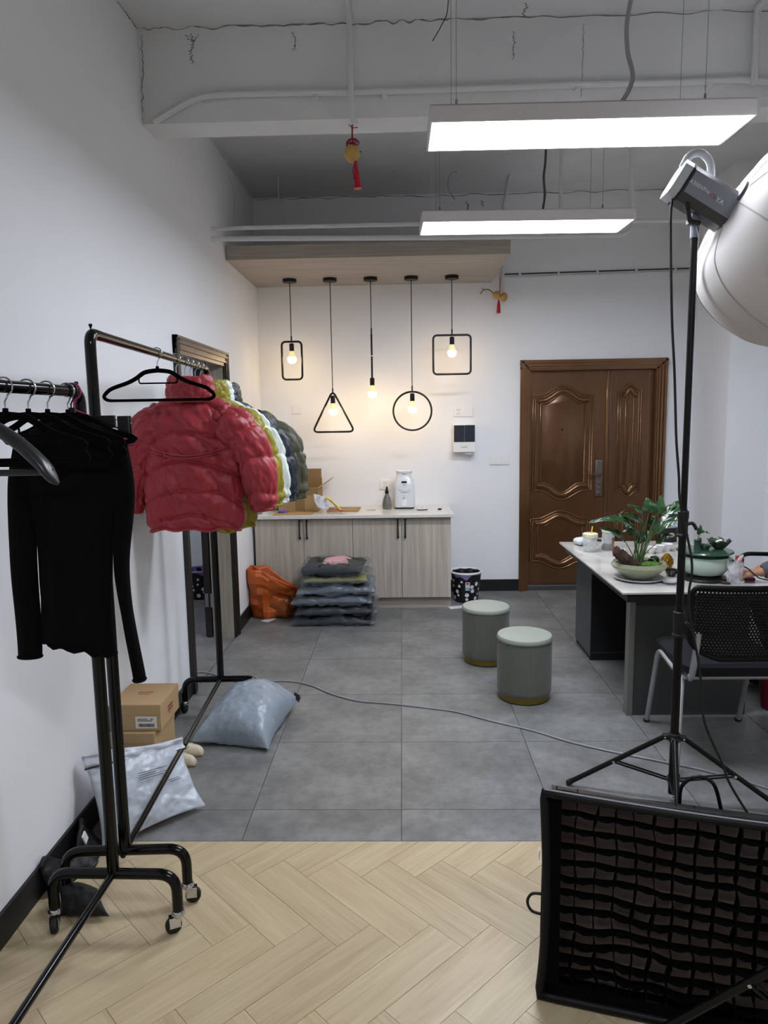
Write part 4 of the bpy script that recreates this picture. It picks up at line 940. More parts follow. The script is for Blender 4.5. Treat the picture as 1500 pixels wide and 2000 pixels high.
b_ = blob((.06, -.0, .09), .1, (1.1, .9, .95), .35, 9, 4, 26); b_.v = [(x, min(y, CFY-.01-o.y), max(.003, z)) for x, y, z in b_.v]; b_.build('filled_part', M_or2, ob, sharp=20)
def fold(u, v):
    p = V((-.15+.34*u, -.05-.03*math.sin(PI*u)+.04*v, .43-.19*u-.11*v*(1+.3*math.sin(u*4)))); return p+V((0, -1, .4))*.035*ridge(p+V((1, 5, 2)), 8)
MB().grid(fold, 13, 6).build('folded_side', M_or, ob, solid=.003, sharp=20)
tag(MB().box((-.035, -.055, 0), (.035, .055, .0015), Matrix.Rotation(-.5, 4, 'Z')).build('paper_tag', mat('paper_label', '#dedbd4', .6)), 'white paper tag lying on the tiles by the orange bag', 'paper').location = (*fl(525, 1211)[:2], .0005)

# parcels
F_c = film('clear_garment_film', '#6d757d', .26, .06, 22); F_m = film('milky_garment_film', '#7d8791', .5, .14, 18)
M_kd = mat('black_padded_cloth', '#0c0c0e', .7, bump=(20, .4)); M_kk = mat('khaki_padded_cloth', '#8f8a5c', .7, bump=(20, .3)); M_pk = mat('pink_padded_cloth', '#c79aa4', .7); M_gy = mat('grey_padded_cloth', '#4d525a', .7, bump=(20, .4))
labs = ['clear bag of folded dark clothing at the bottom of the stack on the tiles', 'clear bag of folded dark clothing second from the bottom of the stack', 'milky plastic bag of folded clothing third from the bottom of the stack', 'milky plastic bag of folded clothing fourth from the bottom of the stack', 'clear bag of folded khaki clothing second from the top of the stack', 'clear bag of black and pink clothing on top of the stack']
zz = 0.0
for k, (fm, im, hgt, dx, wd_) in enumerate(((F_c, M_kd, .088, .0, .31), (F_c, M_kd, .085, .02, .30), (F_m, M_gy, .085, -.01, .29), (F_m, M_gy, .085, .015, .28), (F_c, M_kk, .075, .015, .255), (F_c, M_kd, .095, .0, .245))):
    t = thing('clothes_parcel', labs[k], 'parcel', (-.535+dx, 5.41, zz), random.uniform(-.05, .05), 'plastic bagged clothes stacked by the cabinet')
    q_ = .215; hgt *= .9
    pillow([(-wd_*.95, -q_*.95, hgt*.44), (wd_*.95, -q_*.95, hgt*.44), (wd_*.95, q_*.95, hgt*.44), (-wd_*.95, q_*.95, hgt*.44)], hgt*.46, hgt*.36, .014, 9, k*3.1, 34, .05, .2).build('folded_clothes', im, t, sharp=180)
    if k == 5: pillow([(-.09, -.1, hgt*.8), (.12, -.1, hgt*.8), (.12, .16, hgt*.8), (-.09, .16, hgt*.8)], .03, .01, .006, 12, 8, 20).build('pink_fold', M_pk, t, sharp=180)
    pillow([(-wd_-.02, -q_-.02, hgt*.32), (wd_+.02, -q_-.01, hgt*.36), (wd_+.03, q_, hgt*.4), (-wd_-.01, q_, hgt*.4)], hgt*.62, hgt*.34, .020, 8, k*5.3+1, 48, .06, .2).build('plastic_bag', fm, t, sharp=180)
    zz += hgt*1.04

# waste bins
M_bink = mat('black_printed_plastic', '#15151a', .35); M_liner = film('lilac_liner_film', '#9a8bc0', .75, .3, 30); M_lil = mat('lilac_film', '#8f82b8', .35, bump=(30, .5))
def bin_(x, y, label, rz=0, purple=False):
    t = thing('waste_bin', label, 'waste bin', (x, y, 0), rz, None); H_ = .265
    MB().lathe([(.0001, .004), (.098, 0), (.1, .006), (.127, H_-.03), (.127, H_-.02), (.12, H_-.02), (.094, .012), (.0001, .012)], 40, cap=False).build('bucket', M_bink, t)
    MB().tube([(.129*math.cos(a), .129*math.sin(a), H_-.01) for a in [2*PI*k/48 for k in range(48)]], .0095, 10, closed=True).build('rim', M_lil if purple else M_white, t)
    def liner(u, v):
        a = 2*PI*u; r = .122-.02*v+.004*math.sin(a*9+v*5); return V((r*math.cos(a), r*math.sin(a), H_-.008-.16*v))
    MB().grid(liner, 60, 8, cu=True).build('bin_liner', M_lil if purple else mat('dark_liner', '#3a3a42', .25, bump=(30, .6)), t, sharp=180)
    def skirt(u, v):
        a = 2*PI*u; dz = (.035+.022*math.sin(a*3+1)+.012*math.sin(a*7)) ; r = .133-.012*v; return V((r*math.cos(a), r*math.sin(a), H_-.012-dz*v))
    MB().grid(skirt, 72, 6, cu=True).build('liner_fold', M_lil if purple else M_liner, t, sharp=180)
    random.seed(11)
    fm_ = MB()
    for k in range(5):
        a = 2*PI*k/5; fm_.lathe([(.0001, .0), (.0062, 0), (.0062, .0006), (.0001, .0008)], 9, Matrix.Translation((.0075*math.cos(a), .0075*math.sin(a), 0)), cap=False)
    fme = fm_.mesh('flower_print', M_white)
    for k in range(34):
        a = k*2*PI/34+random.uniform(-.2, .2); z = .03+.165*((k % 5)/4*.8+random.random()*.2); r = .1+(z-.006)*.027/(H_-.036)+.0006; s = random.uniform(.7, 1.4)
        fo = bpy.data.objects.new('flower_print', fme); C.objects.link(fo); fo.parent = t
        fo.matrix_local = frame3((r*math.cos(a), r*math.sin(a), z), (-math.sin(a), math.cos(a), 0), (.1*math.cos(a), .1*math.sin(a), 1)) @ Matrix.Rotation(k, 4, 'Z') @ Matrix.Scale(s, 4)
    a = -PI/2+.02; r = .117
    st = MB().box((-.019, -.036, 0), (.019, .036, .001), frame3((r*math.cos(a), r*math.sin(a)-.0015, .15), (-math.sin(a), math.cos(a), 0), (.1*math.cos(a), .1*math.sin(a), 1))).build('sticker', mat('pale_sticker', '#d8dde4', .5), t)
    MB().box((-.019, -.03, .001), (.019, -.012, .0014), frame3((r*math.cos(a), r*math.sin(a)-.0015, .15), (-math.sin(a), math.cos(a), 0), (.1*math.cos(a), .1*math.sin(a), 1))).build('blue_band', mat('sky_blue_print', '#7fb6d6', .5), st)
    MB().box((-.012, .016, .001), (.012, .03, .0014), frame3((r*math.cos(a), r*math.sin(a)-.0015, .15), (-math.sin(a), math.cos(a), 0), (.1*math.cos(a), .1*math.sin(a), 1))).build('red_mark', M_redink, st)
    return t
bin_(.533, 5.95, 'black waste bin printed with white flowers beside the cabinet')
bin_(-1.80, 6.14, 'black flower printed waste bin with a lilac liner through the doorway', 1.2, True)
tag(MB().box((-.07, -.04, 0), (.07, .04, .001), Matrix.Rotation(.3, 4, 'Z')).build('paper_sheet', M_white), 'white paper scrap on the tiles by the flowery bin', 'paper').location = (*fl(893, 1186)[:2], .0005)

# stools
M_stool = mat('grey_green_velvet', '#62645a', .75, sheen=.25, noise_=(16, .06, (6, 6, .6))); M_stooltop = mat('pale_green_leatherette', '#9a9f94', .42, noise_=(6, .04)); M_gold = mat('brass_band', '#8f7a35', .3, .7)
def stool(x, y, label, rz):
    t = thing('round_stool', label, 'stool', (x, y, 0), rz, 'round upholstered stools')
    MB().lathe([(.0001, .0), (.136, 0), (.136, .006)], 48, cap=False).build('foot_ring', M_blackmetal, t)
    MB().lathe([(.137, .006), (.138, .04), (.13, .042)], 48).build('brass_base', M_gold, t)
    def bodyf(u, v):
        a = 2*PI*u; z = .038+.305*v; rr = .149-.006*max(0, 1-v*14)**2-.0+.0016*abs(math.sin(a*22))**.5*(1 if .04 < v else 0); return V((rr*math.cos(a), rr*math.sin(a), z))
    MB().grid(bodyf, 176, 24, cu=True).build('side_cover', M_stool, t, sharp=180)
    MB().lathe([(.149, .338), (.1525, .343), (.1525, .352), (.147, .363), (.12, .369), (.06, .372), (.0001, .373)], 56, cap=False).build('seat_pad', M_stooltop, t)
    MB().tube([(.151*math.cos(a), .151*math.sin(a), .341) for a in [2*PI*k/64 for k in range(64)]], .003, 6, closed=True).build('piping', M_stool, t)
stool(.668, 3.84, 'round grey green velvet stool standing clear of the other one', .3); stool(.525, 4.445, 'round grey green velvet stool half hidden by its twin', 1.1)

# grey cable across the tiles
pts = [V((-1.75, 4.2, .005))]+[fl(u, v, .005) for u, v in ((378, 1313), (410, 1315), (440, 1325), (470, 1333), (510, 1332), (560, 1330), (605, 1338), (650, 1356), (700, 1369), (760, 1374), (830, 1382), (890, 1390), (960, 1408), (1040, 1427), (1110, 1448), (1190, 1467), (1290, 1487), (1390, 1508), (1500, 1540), (1600, 1580))]
ca = MB().tube(smooth(pts, 5), .0045, 8).build('floor_cable', mat('grey_cable', '#8f9194', .4)); tag(ca, 'long grey cable snaking over the tiles from the doorway', 'cable')
# ================================================================== DESK AND WHAT STANDS ON IT
M_marble = mat('pale_sintered_stone', '#c4c0ba', .12, noise_=(5, .16), coat=.3); M_dkgrey = mat('dark_grey_board', '#3a3b3a', .45); M_char = mat('charcoal_board', '#1c1d1f', .5); M_flute = mat('grey_fluted_board', '#5b5e60', .4); M_alu = mat('satin_aluminium', '#8b8d86', .35, .7)
dk = thing('desk', 'tea desk with a pale stone top on dark grey pedestals', 'desk', (1.09, 3.48, 0)); ZD = .685
DX, DY = .87, 1.44
MB().box((0, 0, .673), (DX, DY, ZD)).build('stone_top', M_marble, dk, bevel=.002)
MB().box((.035, .035, .625), (DX-.035, DY-.035, .673)).build('under_frame', M_char, dk)
p1 = MB().box((.085, .1, 0), (.68, .145, .625)).build('end_panel', M_dkgrey, dk)
MB().box((.067, .094, 0), (.0845, .15, .625)).box((.0845, .094, 0), (.098, .0995, .625)).build('edge_trim', M_alu, p1, bevel=.002)
p2 = MB().box((.1, .94, .03), (.68, 1.32, .625)).build('far_pedestal', M_char, dk)
MB().box((.1, .945, 0), (.67, 1.31, .03)).build('plinth', M_char, p2)
mb = MB()
for k in range(26): y = .942+k*.0145; mb.tube([(.1, y+.007, .035), (.1, y+.007, .622)], .0066, 6, caps=False)
mb.build('fluted_front', M_flute, p2)
MB().lathe([(.02, 0), (.02, .004), (.016, .005), (.0155, .001), (.0001, .001)], 24, frame3((.32, .9395, .14), (1, 0, 0), (0, 0, 1)), cap=False).build('cable_port', M_rubber, p2)
MB().box((.11, .936, .05), (.67, .94, .056)).build('groove', M_dkgrey, p2)
MB().box((.44, .145, .15), (.46, .94, .625)).build('modesty_panel', M_char, dk)
D = lambda u, v: fl(u, v, ZD)

# --- bowl with the broad leafed plant
bp_ = D(1245, 1131); bp_.y += .0; PL_ = thing('potted_plant', 'broad leafed plant with driftwood in a low olive bowl', 'plant', (bp_.x+.005, bp_.y, ZD)); o = V(PL_.location)
M_bowl = mat('olive_glaze', '#8f9477', .25, coat=.4, noise_=(8, .06)); M_soil = mat('dark_soil', '#2a221b', .9, bump=(60, .8)); M_moss = mat('moss', '#466a1e', .9, bump=(90, 1.), noise_=(50, .3)); M_drift = mat('driftwood', '#3c2a21', .8, bump=(20, .8), noise_=(12, .35)); M_drift2 = mat('pale_driftwood', '#9a6f4d', .7, bump=(20, .5))
MB().lathe([(.0001, .011), (.07, .011), (.078, .016), (.115, .045), (.139, .068), (.143, .078), (.134, .096), (.129, .097), (.126, .092), (.12, .085), (.0001, .083)], 48, cap=False).build('bowl', M_bowl, PL_)
MB().lathe([(.0001, .0008), (.1, .0008), (.108, .004), (.13, .012), (.132, .015), (.128, .016), (.106, .008), (.0001, .007)], 48, cap=False).build('saucer', mat('lilac_white_ceramic', '#c9cad6', .3), PL_)
MB().lathe([(.0001, .087), (.12, .085)], 32, cap=False).build('soil', M_soil, PL_)
MB().sphere((.055, -.035, .085), .055, 18, (1, .9, .32)).build('moss', M_moss, PL_)
q = lambda u, v, dy=0.: at(u, v, o.y+dy)-o
dm = MB().tube(smooth([q(1245, 1112, -.05), q(1228, 1098, -.06), q(1214, 1085, -.06), q(1204, 1076, -.055), q(1199, 1068, -.05)], 6), [.012+.02*math.sin(PI*min(1, k/25+.1)) for k in range(25)], 12)
dm.v = [tuple(V(p)*1+V((fbm(p, 30), fbm(V(p)+V((9, 0, 0)), 30), fbm(V(p)+V((0, 9, 0)), 30)))*.012) for p in dm.v]; dm.build('driftwood', M_drift, PL_)
MB().tube(smooth([q(1200, 1086, -.05), q(1197, 1068, -.05), q(1198, 1050, -.045)], 5), .007, 8).build('driftwood_branch', M_drift2, PL_)
def leafmat(name, col, col2):
    m = mat(name, col, .24, noise_=(14, .25), coat=.4, spec=.6); return m
M_leaf = leafmat('glossy_leaf', '#24431f', 0); M_leafd = leafmat('dark_leaf', '#1a3318', 0); M_leafl = leafmat('pale_leaf', '#365a33', 0); M_stem = mat('leaf_stem', '#4c6436', .5)
def leaf(parent, b, t, w, up, m, droop=.12, fold=.25):
    b, t = V(b), V(t); ax = t-b; L_ = ax.length; a = ax/L_; n = (V(up)-a*V(up).dot(a)).normalized(); s = a.cross(n)
    def f(u, v):
        x = (2*u-1); wid = w*math.sin(PI*min(1, v**.75*1.0))**.8*(1-.25*v)+.0004; mid = b+ax*v+n*(droop*L_*(math.sin(PI*v)*.9-.25*v))
        return mid+s*x*wid+n*(abs(x)*wid*fold+.004*math.sin(v*14+x*2)*abs(x))
    lo = MB().grid(f, 9, 16).build('leaf', m, parent, sharp=180)
    MB().tube([f(.5, k/12)+n*.0008 for k in range(12)], lambda z: .0014*(1-z)+.0003, 5).build('midrib', M_leafl, lo)
LV = [((1267, 1003), (1264, 972), 16, 0, (0, -1, .4), 'l'), ((1283, 1004), (1291, 968), 12, .03, (.2, -1, .3), 'l'), ((1256, 1008), (1226, 984), 9, .0, (0, -.6, 1), 'm'), ((1236, 1022), (1149, 1019), 10, -.02, (0, -.7, 1), 'm'), ((1240, 1034), (1184, 1008), 12, -.06, (-.2, -.6, 1), 'm'),
      ((1221, 1058), (1172, 1030), 10, -.05, (-.3, -.6, 1), 'd'), ((1258, 1026), (1208, 1004), 13, -.03, (0, -.6, 1), 'd'), ((1294, 1006), (1338, 976), 8, .03, (0, -.5, 1), 'm'), ((1297, 1008), (1345, 990), 9, .0, (.1, -.6, 1), 'm'), ((1274, 1036), (1334, 1003), 13, -.04, (.2, -.7, 1), 'd'),
      ((1276, 1042), (1326, 1014), 11, -.07, (.2, -.7, 1), 'm'), ((1243, 1060), (1268, 1034), 11, .03, (0, -1, .4), 'd'), ((1281, 1062), (1315, 1043), 11, -.05, (.2, -.5, 1), 'd'), ((1236, 1045), (1222, 1024), 9, .04, (0, -1, .5), 'm'), ((1269, 1036), (1276, 1006), 10, .05, (0, -1, .2), 'd'), ((1286, 1030), (1300, 1000), 9, .06, (0, -1, .4), 'm'), ((1250, 1040), (1215, 1038), 9, .07, (0, -.5, 1), 'd')]
for k, (b, t_, w_, dy, up, c) in enumerate(LV):
    B_, T_ = q(*b, dy*.6), q(*t_, dy)
    root = V((.012*math.sin(k*2.1)-.005+(.01 if b[0] > 1258 else -.012), .012*math.cos(k*1.7), .085))
    MB().tube(smooth([root, root*.6+B_*.4+V(((B_.x-root.x)*-.12, 0, .008)), B_], 5), lambda s: .0036-.0016*s, 7).build('stem', M_stem, PL_)
    leaf(PL_, B_, T_, w_*o.y/1387*1.0, up, {'l': M_leafl, 'm': M_leaf, 'd': M_leafd}[c])
# fern sprigs
for k in range(7): 
    a = -.3+k*.25; r_ = V((.05, .0, .085)); e_ = r_+V((.07*math.cos(a), -.03*math.sin(a)*0-.02, .02+.03*math.sin(a*1.3))); leaf(PL_, r_, e_, .007, (0, -.4, 1), M_leafd, .2)

# --- glass cup with straw, jar, tissue pack
M_glass = mat('clear_glass', '#ffffff', .03, trans=1, ior=1.45); M_cupf = film('thin_clear_plastic', '#e6ecef', .3, .06, 6); M_yl = mat('yellow_straw', '#d8c53c', .4); M_creaml = mat('cream_lid', '#ded9b6', .4)
def glasscup(u, v, r, h, name, label, cat, **k):
    p = D(u, v); t = thing(name, label, cat, (p.x, p.y, ZD+.0005)); MB().lathe([(.0001, .002), (r*.9, 0), (r, .008), (r, h*.9), (r*.92, h), (r*.88, h), (r*.95, h*.88), (r*.95, .01), (.0001, .006)], 32, cap=False).build('glass', M_cupf, t); return t
cu_ = glasscup(1152, 1077, .046, .1, 'drinking_jar', 'glass handled cup with a cream lid and yellow straw', 'cup')
MB().lathe([(.048, .094), (.049, .1), (.048, .116), (.044, .12), (.0001, .122)], 28, cap=False).build('lid', M_creaml, cu_)
MB().rod((0, 0, .02), (.004, -.002, .1), .0035, 8).rod((.004, -.002, .1), (.013, -.004, .165), .0042, 8).build('straw', M_yl, cu_)
MB().tube(smooth([(.045, 0, .085), (.075, 0, .08), (.078, 0, .05), (.046, 0, .03)], 6), .005, 8).build('handle', M_cupf, cu_)
for k in range(5): MB().sphere((.047*math.cos(-PI/2+.5*(k-2)), .047*math.sin(-PI/2+.5*(k-2)), .03+.02*((k*2) % 4)), .006, 8, (1, .3, 1)).build('print_dot', M_creaml, cu_)
tp = D(1131, 1062); tpk = thing('tissue_pack', 'white tissue packet behind the handled cup', 'tissue pack', (tp.x+.01, tp.y-.05, ZD), .2)
pillow([(-.05, -.045, .028), (.05, -.045, .028), (.05, .045, .028), (-.05, .045, .028)], .028, .0275, .003, 20, 2, 20, .03, .3).build('wrapper', mat('white_wrapper', '#d9dde0', .4, bump=(30, .4)), tpk, sharp=180)
MB().box((-.03, -.046, .012), (.02, -.0435, .03)).build('print', mat('pale_blue_print', '#9fb6c9', .5), tpk)
j1 = glasscup(1187, 1074, .04, .12, 'glass_jar', 'tall clear glass jar behind the driftwood', 'jar'); MB().lathe([(.042, .012), (.0385, .013), (.0385, .045), (.0001, .045)], 24, cap=False).build('dark_contents', M_soil, j1)
MB().lathe([(.041, .118), (.042, .121), (.042, .133), (.0001, .135)], 24, cap=False).build('lid', M_creaml, j1)
bj = D(1309, 1068); bjt = thing('label_jar', 'clear jar with a black label behind the plant', 'jar', (bj.x+.03, bj.y+.12, ZD))
MB().lathe([(.0001, .001), (.052, .001), (.055, .008), (.055, .12), (.042, .137), (.042, .14)], 32, cap=False).build('glass', M_cupf, bjt)
MB().lathe([(.0555, .018), (.0555, .115)], 40, cap=False).build('black_label', mat('black_paper', '#141414', .6), bjt)
MB().lathe([(.046, .14), (.047, .145), (.047, .158), (.044, .162), (.0001, .163)], 28, cap=False).build('lid', mat('clear_grey_lid', '#b9bdbd', .2, coat=.4), bjt)
MB().lathe([(.0001, .001), (.019, 0)], 20, frame3((0, -.0558, .068), (1, 0, 0), (0, 0, 1)) @ Matrix.Diagonal((1.1, .8, 1, 1)), cap=False).build('logo_disc', mat('beige_print', '#c9b59a', .6), bjt)
MB().box((-.012, -.008, .0014), (.012, -.003, .0018), frame3((0, -.0562, .068), (1, 0, 0), (0, 0, 1))).box((-.009, .001, .0014), (.009, .005, .0018), frame3((0, -.0562, .068), (1, 0, 0), (0, 0, 1))).build('logo_mark', mat('brown_print', '#5a3a2a', .6), bjt)
# white teacups
M_porc = mat('white_porcelain', '#e4e4e2', .2, coat=.4)
for k, (u, v, lab) in enumerate(((1281, 1086, 'white porcelain teacup nearest the leafy plant'), (1297, 1083, 'white porcelain teacup between two others'), (1312, 1080, 'white porcelain teacup nearest the stand pole'), (1218, 1092, 'white porcelain teacup behind the driftwood'))):
    p = D(u, v); p.y += .08; t = thing('teacup', lab, 'cup', (p.x, p.y, ZD), k, 'white teacups on the desk')
    MB().lathe([(.0001, .002), (.016, .0), (.018, .006), (.03, .03), (.034, .045), (.032, .045), (.026, .028), (.0001, .01)], 28, cap=False).build('bowl', M_porc, t); MB().tube(smooth([(.031, 0, .036), (.045, 0, .032), (.04, 0, .015), (.025, 0, .014)], 4), .003, 6).build('handle', M_porc, t)
# gold ornament
p = D(1306, 1112); go = thing('gold_ornament', 'gold pine cone shaped ornament on the desk', 'ornament', (p.x, p.y+.03, ZD)); M_au = mat('gold_leaf', '#b08a3a', .25, .9)
for k in range(60):
    z = .008+.075*k/60; r = .034*math.sin(PI*min(1, .18+.8*k/60))**.7; a = k*2.399
    MB_ = None
    if k == 0: sc_me = MB().sphere((0, 0, 0), .0085, 8, (1, .5, .8)).mesh('scale', M_au)
    s_ = bpy.data.objects.new('scale', sc_me); C.objects.link(s_); s_.parent = go; s_.location = (r*math.cos(a), r*math.sin(a), z); s_.rotation_euler = (0, 0, a+PI/2)
MB().lathe([(.0001, 0), (.02, 0), (.03, .02), (.03, .05), (.012, .08), (.0001, .082)], 16, cap=False).build('core', M_au, go)
def dish(u, v, r, h, m, name, label, cat):
    p = D(u, v); t = thing(name, label, cat, (p.x, p.y, ZD)); MB().lathe([(.0001, .002), (r*.5, 0), (r*.55, .004), (r*.9, h*.7), (r, h), (r*.95, h), (r*.8, h*.6), (.0001, h*.25)], 32, cap=False).build('bowl', m, t); MB().lathe([(r*.5, 0), (r*.55, .003), (r*.45, .003)], 24).build('foot', m, t); return t
dish(1311, 1125, .038, .036, mat('black_glaze', '#121316', .12, coat=.6), 'tea_bowl', 'small black glazed tea bowl on the desk', 'bowl')
dish(1309, 1140, .042, .016, mat('clear_grey_dish', '#b9bcbc', .15, coat=.4), 'small_dish', 'shallow pale grey dish in front of the black tea bowl', 'dish')
# celadon pot with tray lid
p = D(1379, 1133); cp = thing('ceramic_pot', 'round celadon pot with a green tray lid on a black stand', 'pot', (p.x, p.y+.03, ZD)); k_ = (p.y+.03)/1387
M_cel = mat('celadon_glaze', '#b4c6ba', .15, coat=.5); M_celd = mat('dark_green_glaze', '#2f4a3a', .25, coat=.4, noise_=(14, .3))
MB().lathe([(.0001, 0), (.115, 0), (.12, .008), (.115, .016), (.09, .022), (.09, .026), (.0001, .026)], 48, cap=False).build('black_stand', M_blackmetal, cp)
MB().lathe([(.0001, .026), (.075, .027), (.1, .04), (.122, .07), (.128, .1), (.121, .128), (.11, .138)], 56, cap=False).build('pot', M_cel, cp)
MB().lathe([(.121, .128), (.112, .14), (.104, .143), (.103, .137)], 56, cap=False).build('green_rim', M_celd, cp)
for s in (-1, 1): MB().tube(smooth([(s*.119, -.02, .12), (s*.135, -.02, .105), (s*.134, -.02, .085), (s*.122, -.02, .078)], 5), .009, 8).build('lug', M_cel, cp)
lid = MB().lathe([(.0001, .144), (.12, .144), (.138, .147), (.143, .153), (.138, .159), (.12, .161), (.0001, .161)], 56, cap=False).build('tray_lid', M_celd, cp)
ZL = ZD+.1612
def onlid(dx, dy): return (cp.location.x+dx, cp.location.y+dy, ZL)
sv = thing('seedling_vase', 'tiny green vase with a two leafed seedling on the tray', 'plant', onlid(-.045, -.01))
MB().lathe([(.0001, 0), (.018, 0), (.017, .02), (.02, .048), (.022, .052), (.017, .05), (.0001, .045)], 20, cap=False).build('vase', M_celd, sv)
MB().tube([(0, 0, .045), (.002, 0, .08), (.004, 0, .1)], .0016, 6).tube([(0, 0, .045), (.008, 0, .075), (.014, 0, .095)], .0014, 6).build('stem', M_stem, sv)
leaf(sv, (.002, 0, .08), (.008, -.01, .135), .016, (0, -1, .2), M_leafl); leaf(sv, (.014, 0, .093), (.058, -.01, .088), .011, (0, -.5, 1), M_leafl); leaf(sv, (.004, 0, .06), (.016, -.012, .05), .009, (0, -1, .3), M_leafd)
t = thing('tea_bowl', 'small dark green tea bowl on the tray', 'bowl', onlid(.0, -.0)); MB().lathe([(.0001, .001), (.018, 0), (.03, .018), (.033, .026), (.03, .026), (.02, .012), (.0001, .008)], 28, cap=False).build('bowl', M_celd, t); MB().lathe([(.018, 0), (.02, .002), (.015, .002)], 20).build('foot', M_celd, t)
lb_ = thing('leaf_bowl', 'frilled dark green bowl holding a glass ball on the tray', 'bowl', onlid(.075, .005))
def frill(u, v):
    a = 2*PI*u; r = .02+.036*v**.7+.004*math.sin(7*a)*v*v; return V((r*math.cos(a), r*math.sin(a), .003+.045*v+.006*math.sin(7*a+1)*v*v))
MB().grid(frill, 70, 12, cu=True).build('bowl', mat('mottled_green_glaze', '#33412f', .2, coat=.5, noise_=(30, .5)), lb_, solid=.004, sharp=180); MB().lathe([(.0001, .0), (.022, 0), (.024, .006), (.0001, .007)], 24, cap=False).build('foot', M_celd, lb_)
tag(MB().sphere((0, 0, 0), .0235, 28).build('glass_ball', M_glass), 'clear glass ball resting in the frilled bowl', 'ball').location = (lb_.location.x, lb_.location.y, ZL+.043)
# clear bag with a spoon
p = D(1421, 1138); cbg = thing('clear_bag', 'crumpled clear plastic bag with disposable cutlery', 'bag', (p.x+.02, p.y-.03, ZD))
def cbf(u, v):
    a = 2*PI*u; r = .03+.006*math.sin(5*a+v*4)+.008*v; return V((r*math.cos(a), r*.7*math.sin(a), .002+.12*v+.012*math.sin(3*a)*v))+V((fbm((a, v*3, 1), 2)*.008, fbm((a, v*3, 5), 2)*.008, 0))
MB().grid(cbf, 40, 16, cu=True).build('bag', film('clear_crinkle_film', '#dfe4ea', .4, .08, 45), cbg, sharp=180)
def spoonf(u, v): a = 2*PI*u; r = .013*math.sin(PI*min(1, v*.95+.03))**.6; return V((.012+.05*v*.5+r*math.cos(a)*.9, r*.25*math.sin(a), .11+.045*v))
MB().grid(spoonf, 16, 12, cu=True).rod((-.005, 0, .02), (.016, 0, .115), .003, 6).build('spoon', mat('cream_plastic', '#d8d2c2', .4), cbg)
# small things near the hand
M_mag = mat('magenta_leather', '#84266a', .45)
p = D(1449, 1131); t = thing('phone_wallet', 'magenta phone wallet under the hand', 'wallet', (p.x-.005, p.y-.012, ZD), -.05); loft([(0, rrect(.048, .045, .01)), (.004, rrect(.05, .047, .01)), (.017, rrect(.05, .047, .01)), (.019, rrect(.048, .045, .01))]).build('cover', M_mag, t); MB().box((-.049, -.048, .007), (.049, -.044, .012)).build('page_edge', M_char, t)
p = D(1447, 1108); t = thing('drink_can', 'small crimson tin behind the hand', 'tin', (p.x, p.y+.02, ZD)); MB().lathe([(.0001, .0), (.022, 0), (.024, .004), (.024, .05), (.022, .054), (.0001, .054)], 24, cap=False).build('tin', mat('crimson_tin', '#9a2b44', .35, .2), t); MB().lathe([(.0235, .054), (.0235, .062), (.0001, .063)], 24, cap=False).build('lid', mat('crimson_lid', '#7c2338', .35), t)
p = D(1405, 1128); t = thing('small_carton', 'little red carton beside the celadon pot', 'carton', (p.x+.035, p.y+.09, ZD), .2); MB().box((-.02, -.015, 0), (.02, .015, .04)).build('body', mat('red_card', '#a5283a', .5), t, bevel=.002); MB().box((.0205, -.012, .004), (.0215, .012, .034)).build('panel', M_white, t)
p = D(1414, 1137); t = thing('tape_roll', 'flat dark tape roll on the desk edge', 'tape', (p.x, p.y-.02, ZD)); MB().lathe([(.028, 0), (.038, 0), (.038, .012), (.028, .012), (.028, 0)], 32, cap=False).build('tape', mat('brown_tape', '#3d2a26', .3), t); MB().lathe([(.026, 0), (.028, 0), (.028, .0125), (.026, .0125), (.026, 0)], 32, cap=False).build('core', M_card, t)
p = D(1441, 1137); t = thing('tape_roll', 'white tape roll beside the magenta wallet', 'tape', (p.x, p.y-.01, ZD)); MB().lathe([(.02, 0), (.028, 0), (.028, .014), (.02, .014), (.02, 0)], 32, cap=False).build('tape', M_white, t); MB().lathe([(.0185, 0), (.02, 0), (.02, .0145), (.0185, .0145), (.0185, 0)], 32, cap=False).build('core', M_offwhite, t)
tag(MB().tube(smooth([at(1413, 1083, 3.78), at(1428, 1092, 3.74), at(1442, 1102, 3.70), at(1460, 1110, 3.66), at(1475, 1123, 3.62), at(1490, 1131, 3.60), V((2.0, 3.6, ZD+.006))], 5), lambda s: .0035, 8).build('charging_cable', M_blackmetal), 'black charging cable running over the hand to the pot', 'cable')

# --- visitor chair
M_seat = mat('navy_black_cloth', '#0a0b11', .9, bump=(120, .2)); M_silver = mat('silver_powder_coat', '#a7a9ac', .35, .6); M_net = mat('black_perforated_plastic', '#060607', .5, spec=.25)
vc = thing('visitor_chair', 'black visitor chair with a perforated back and silver frame', 'chair', (1.47, 3.25, 0))
loft([(.415, rrect(.215, .205, .05)), (.425, rrect(.228, .215, .06)), (.455, rrect(.23, .217, .06)), (.47, rrect(.215, .2, .06))]).build('seat', M_seat, vc)
MB().box((-.2, -.19, .405), (.2, .19, .415)).build('seat_shell', M_net, vc)
for s in (-1, 1):
    x = s*.232
    MB().tube(fillet([(x, .255, 0), (x*.98, .135, .43), (x*.98, -.06, .40), (x*.98, -.16, .395), (s*.3, -.32, 0)], .06, 8), .0125, 12).build('side_frame', M_silver, vc)
    for xx, y in ((x, .255), (s*.3, -.32)): MB().lathe([(.0001, 0), (.016, 0), (.016, .014)], 12, Matrix.Translation((xx, y, 0)), cap=False).build('foot_cap', M_rubber, vc)
    MB().tube(smooth([(s*.19, -.12, .395), (s*.2, -.19, .41), (s*.2, -.225, .5), (s*.195, -.235, .62)], 5), .014, 10, flat=1.6).build('back_support', M_silver, vc)
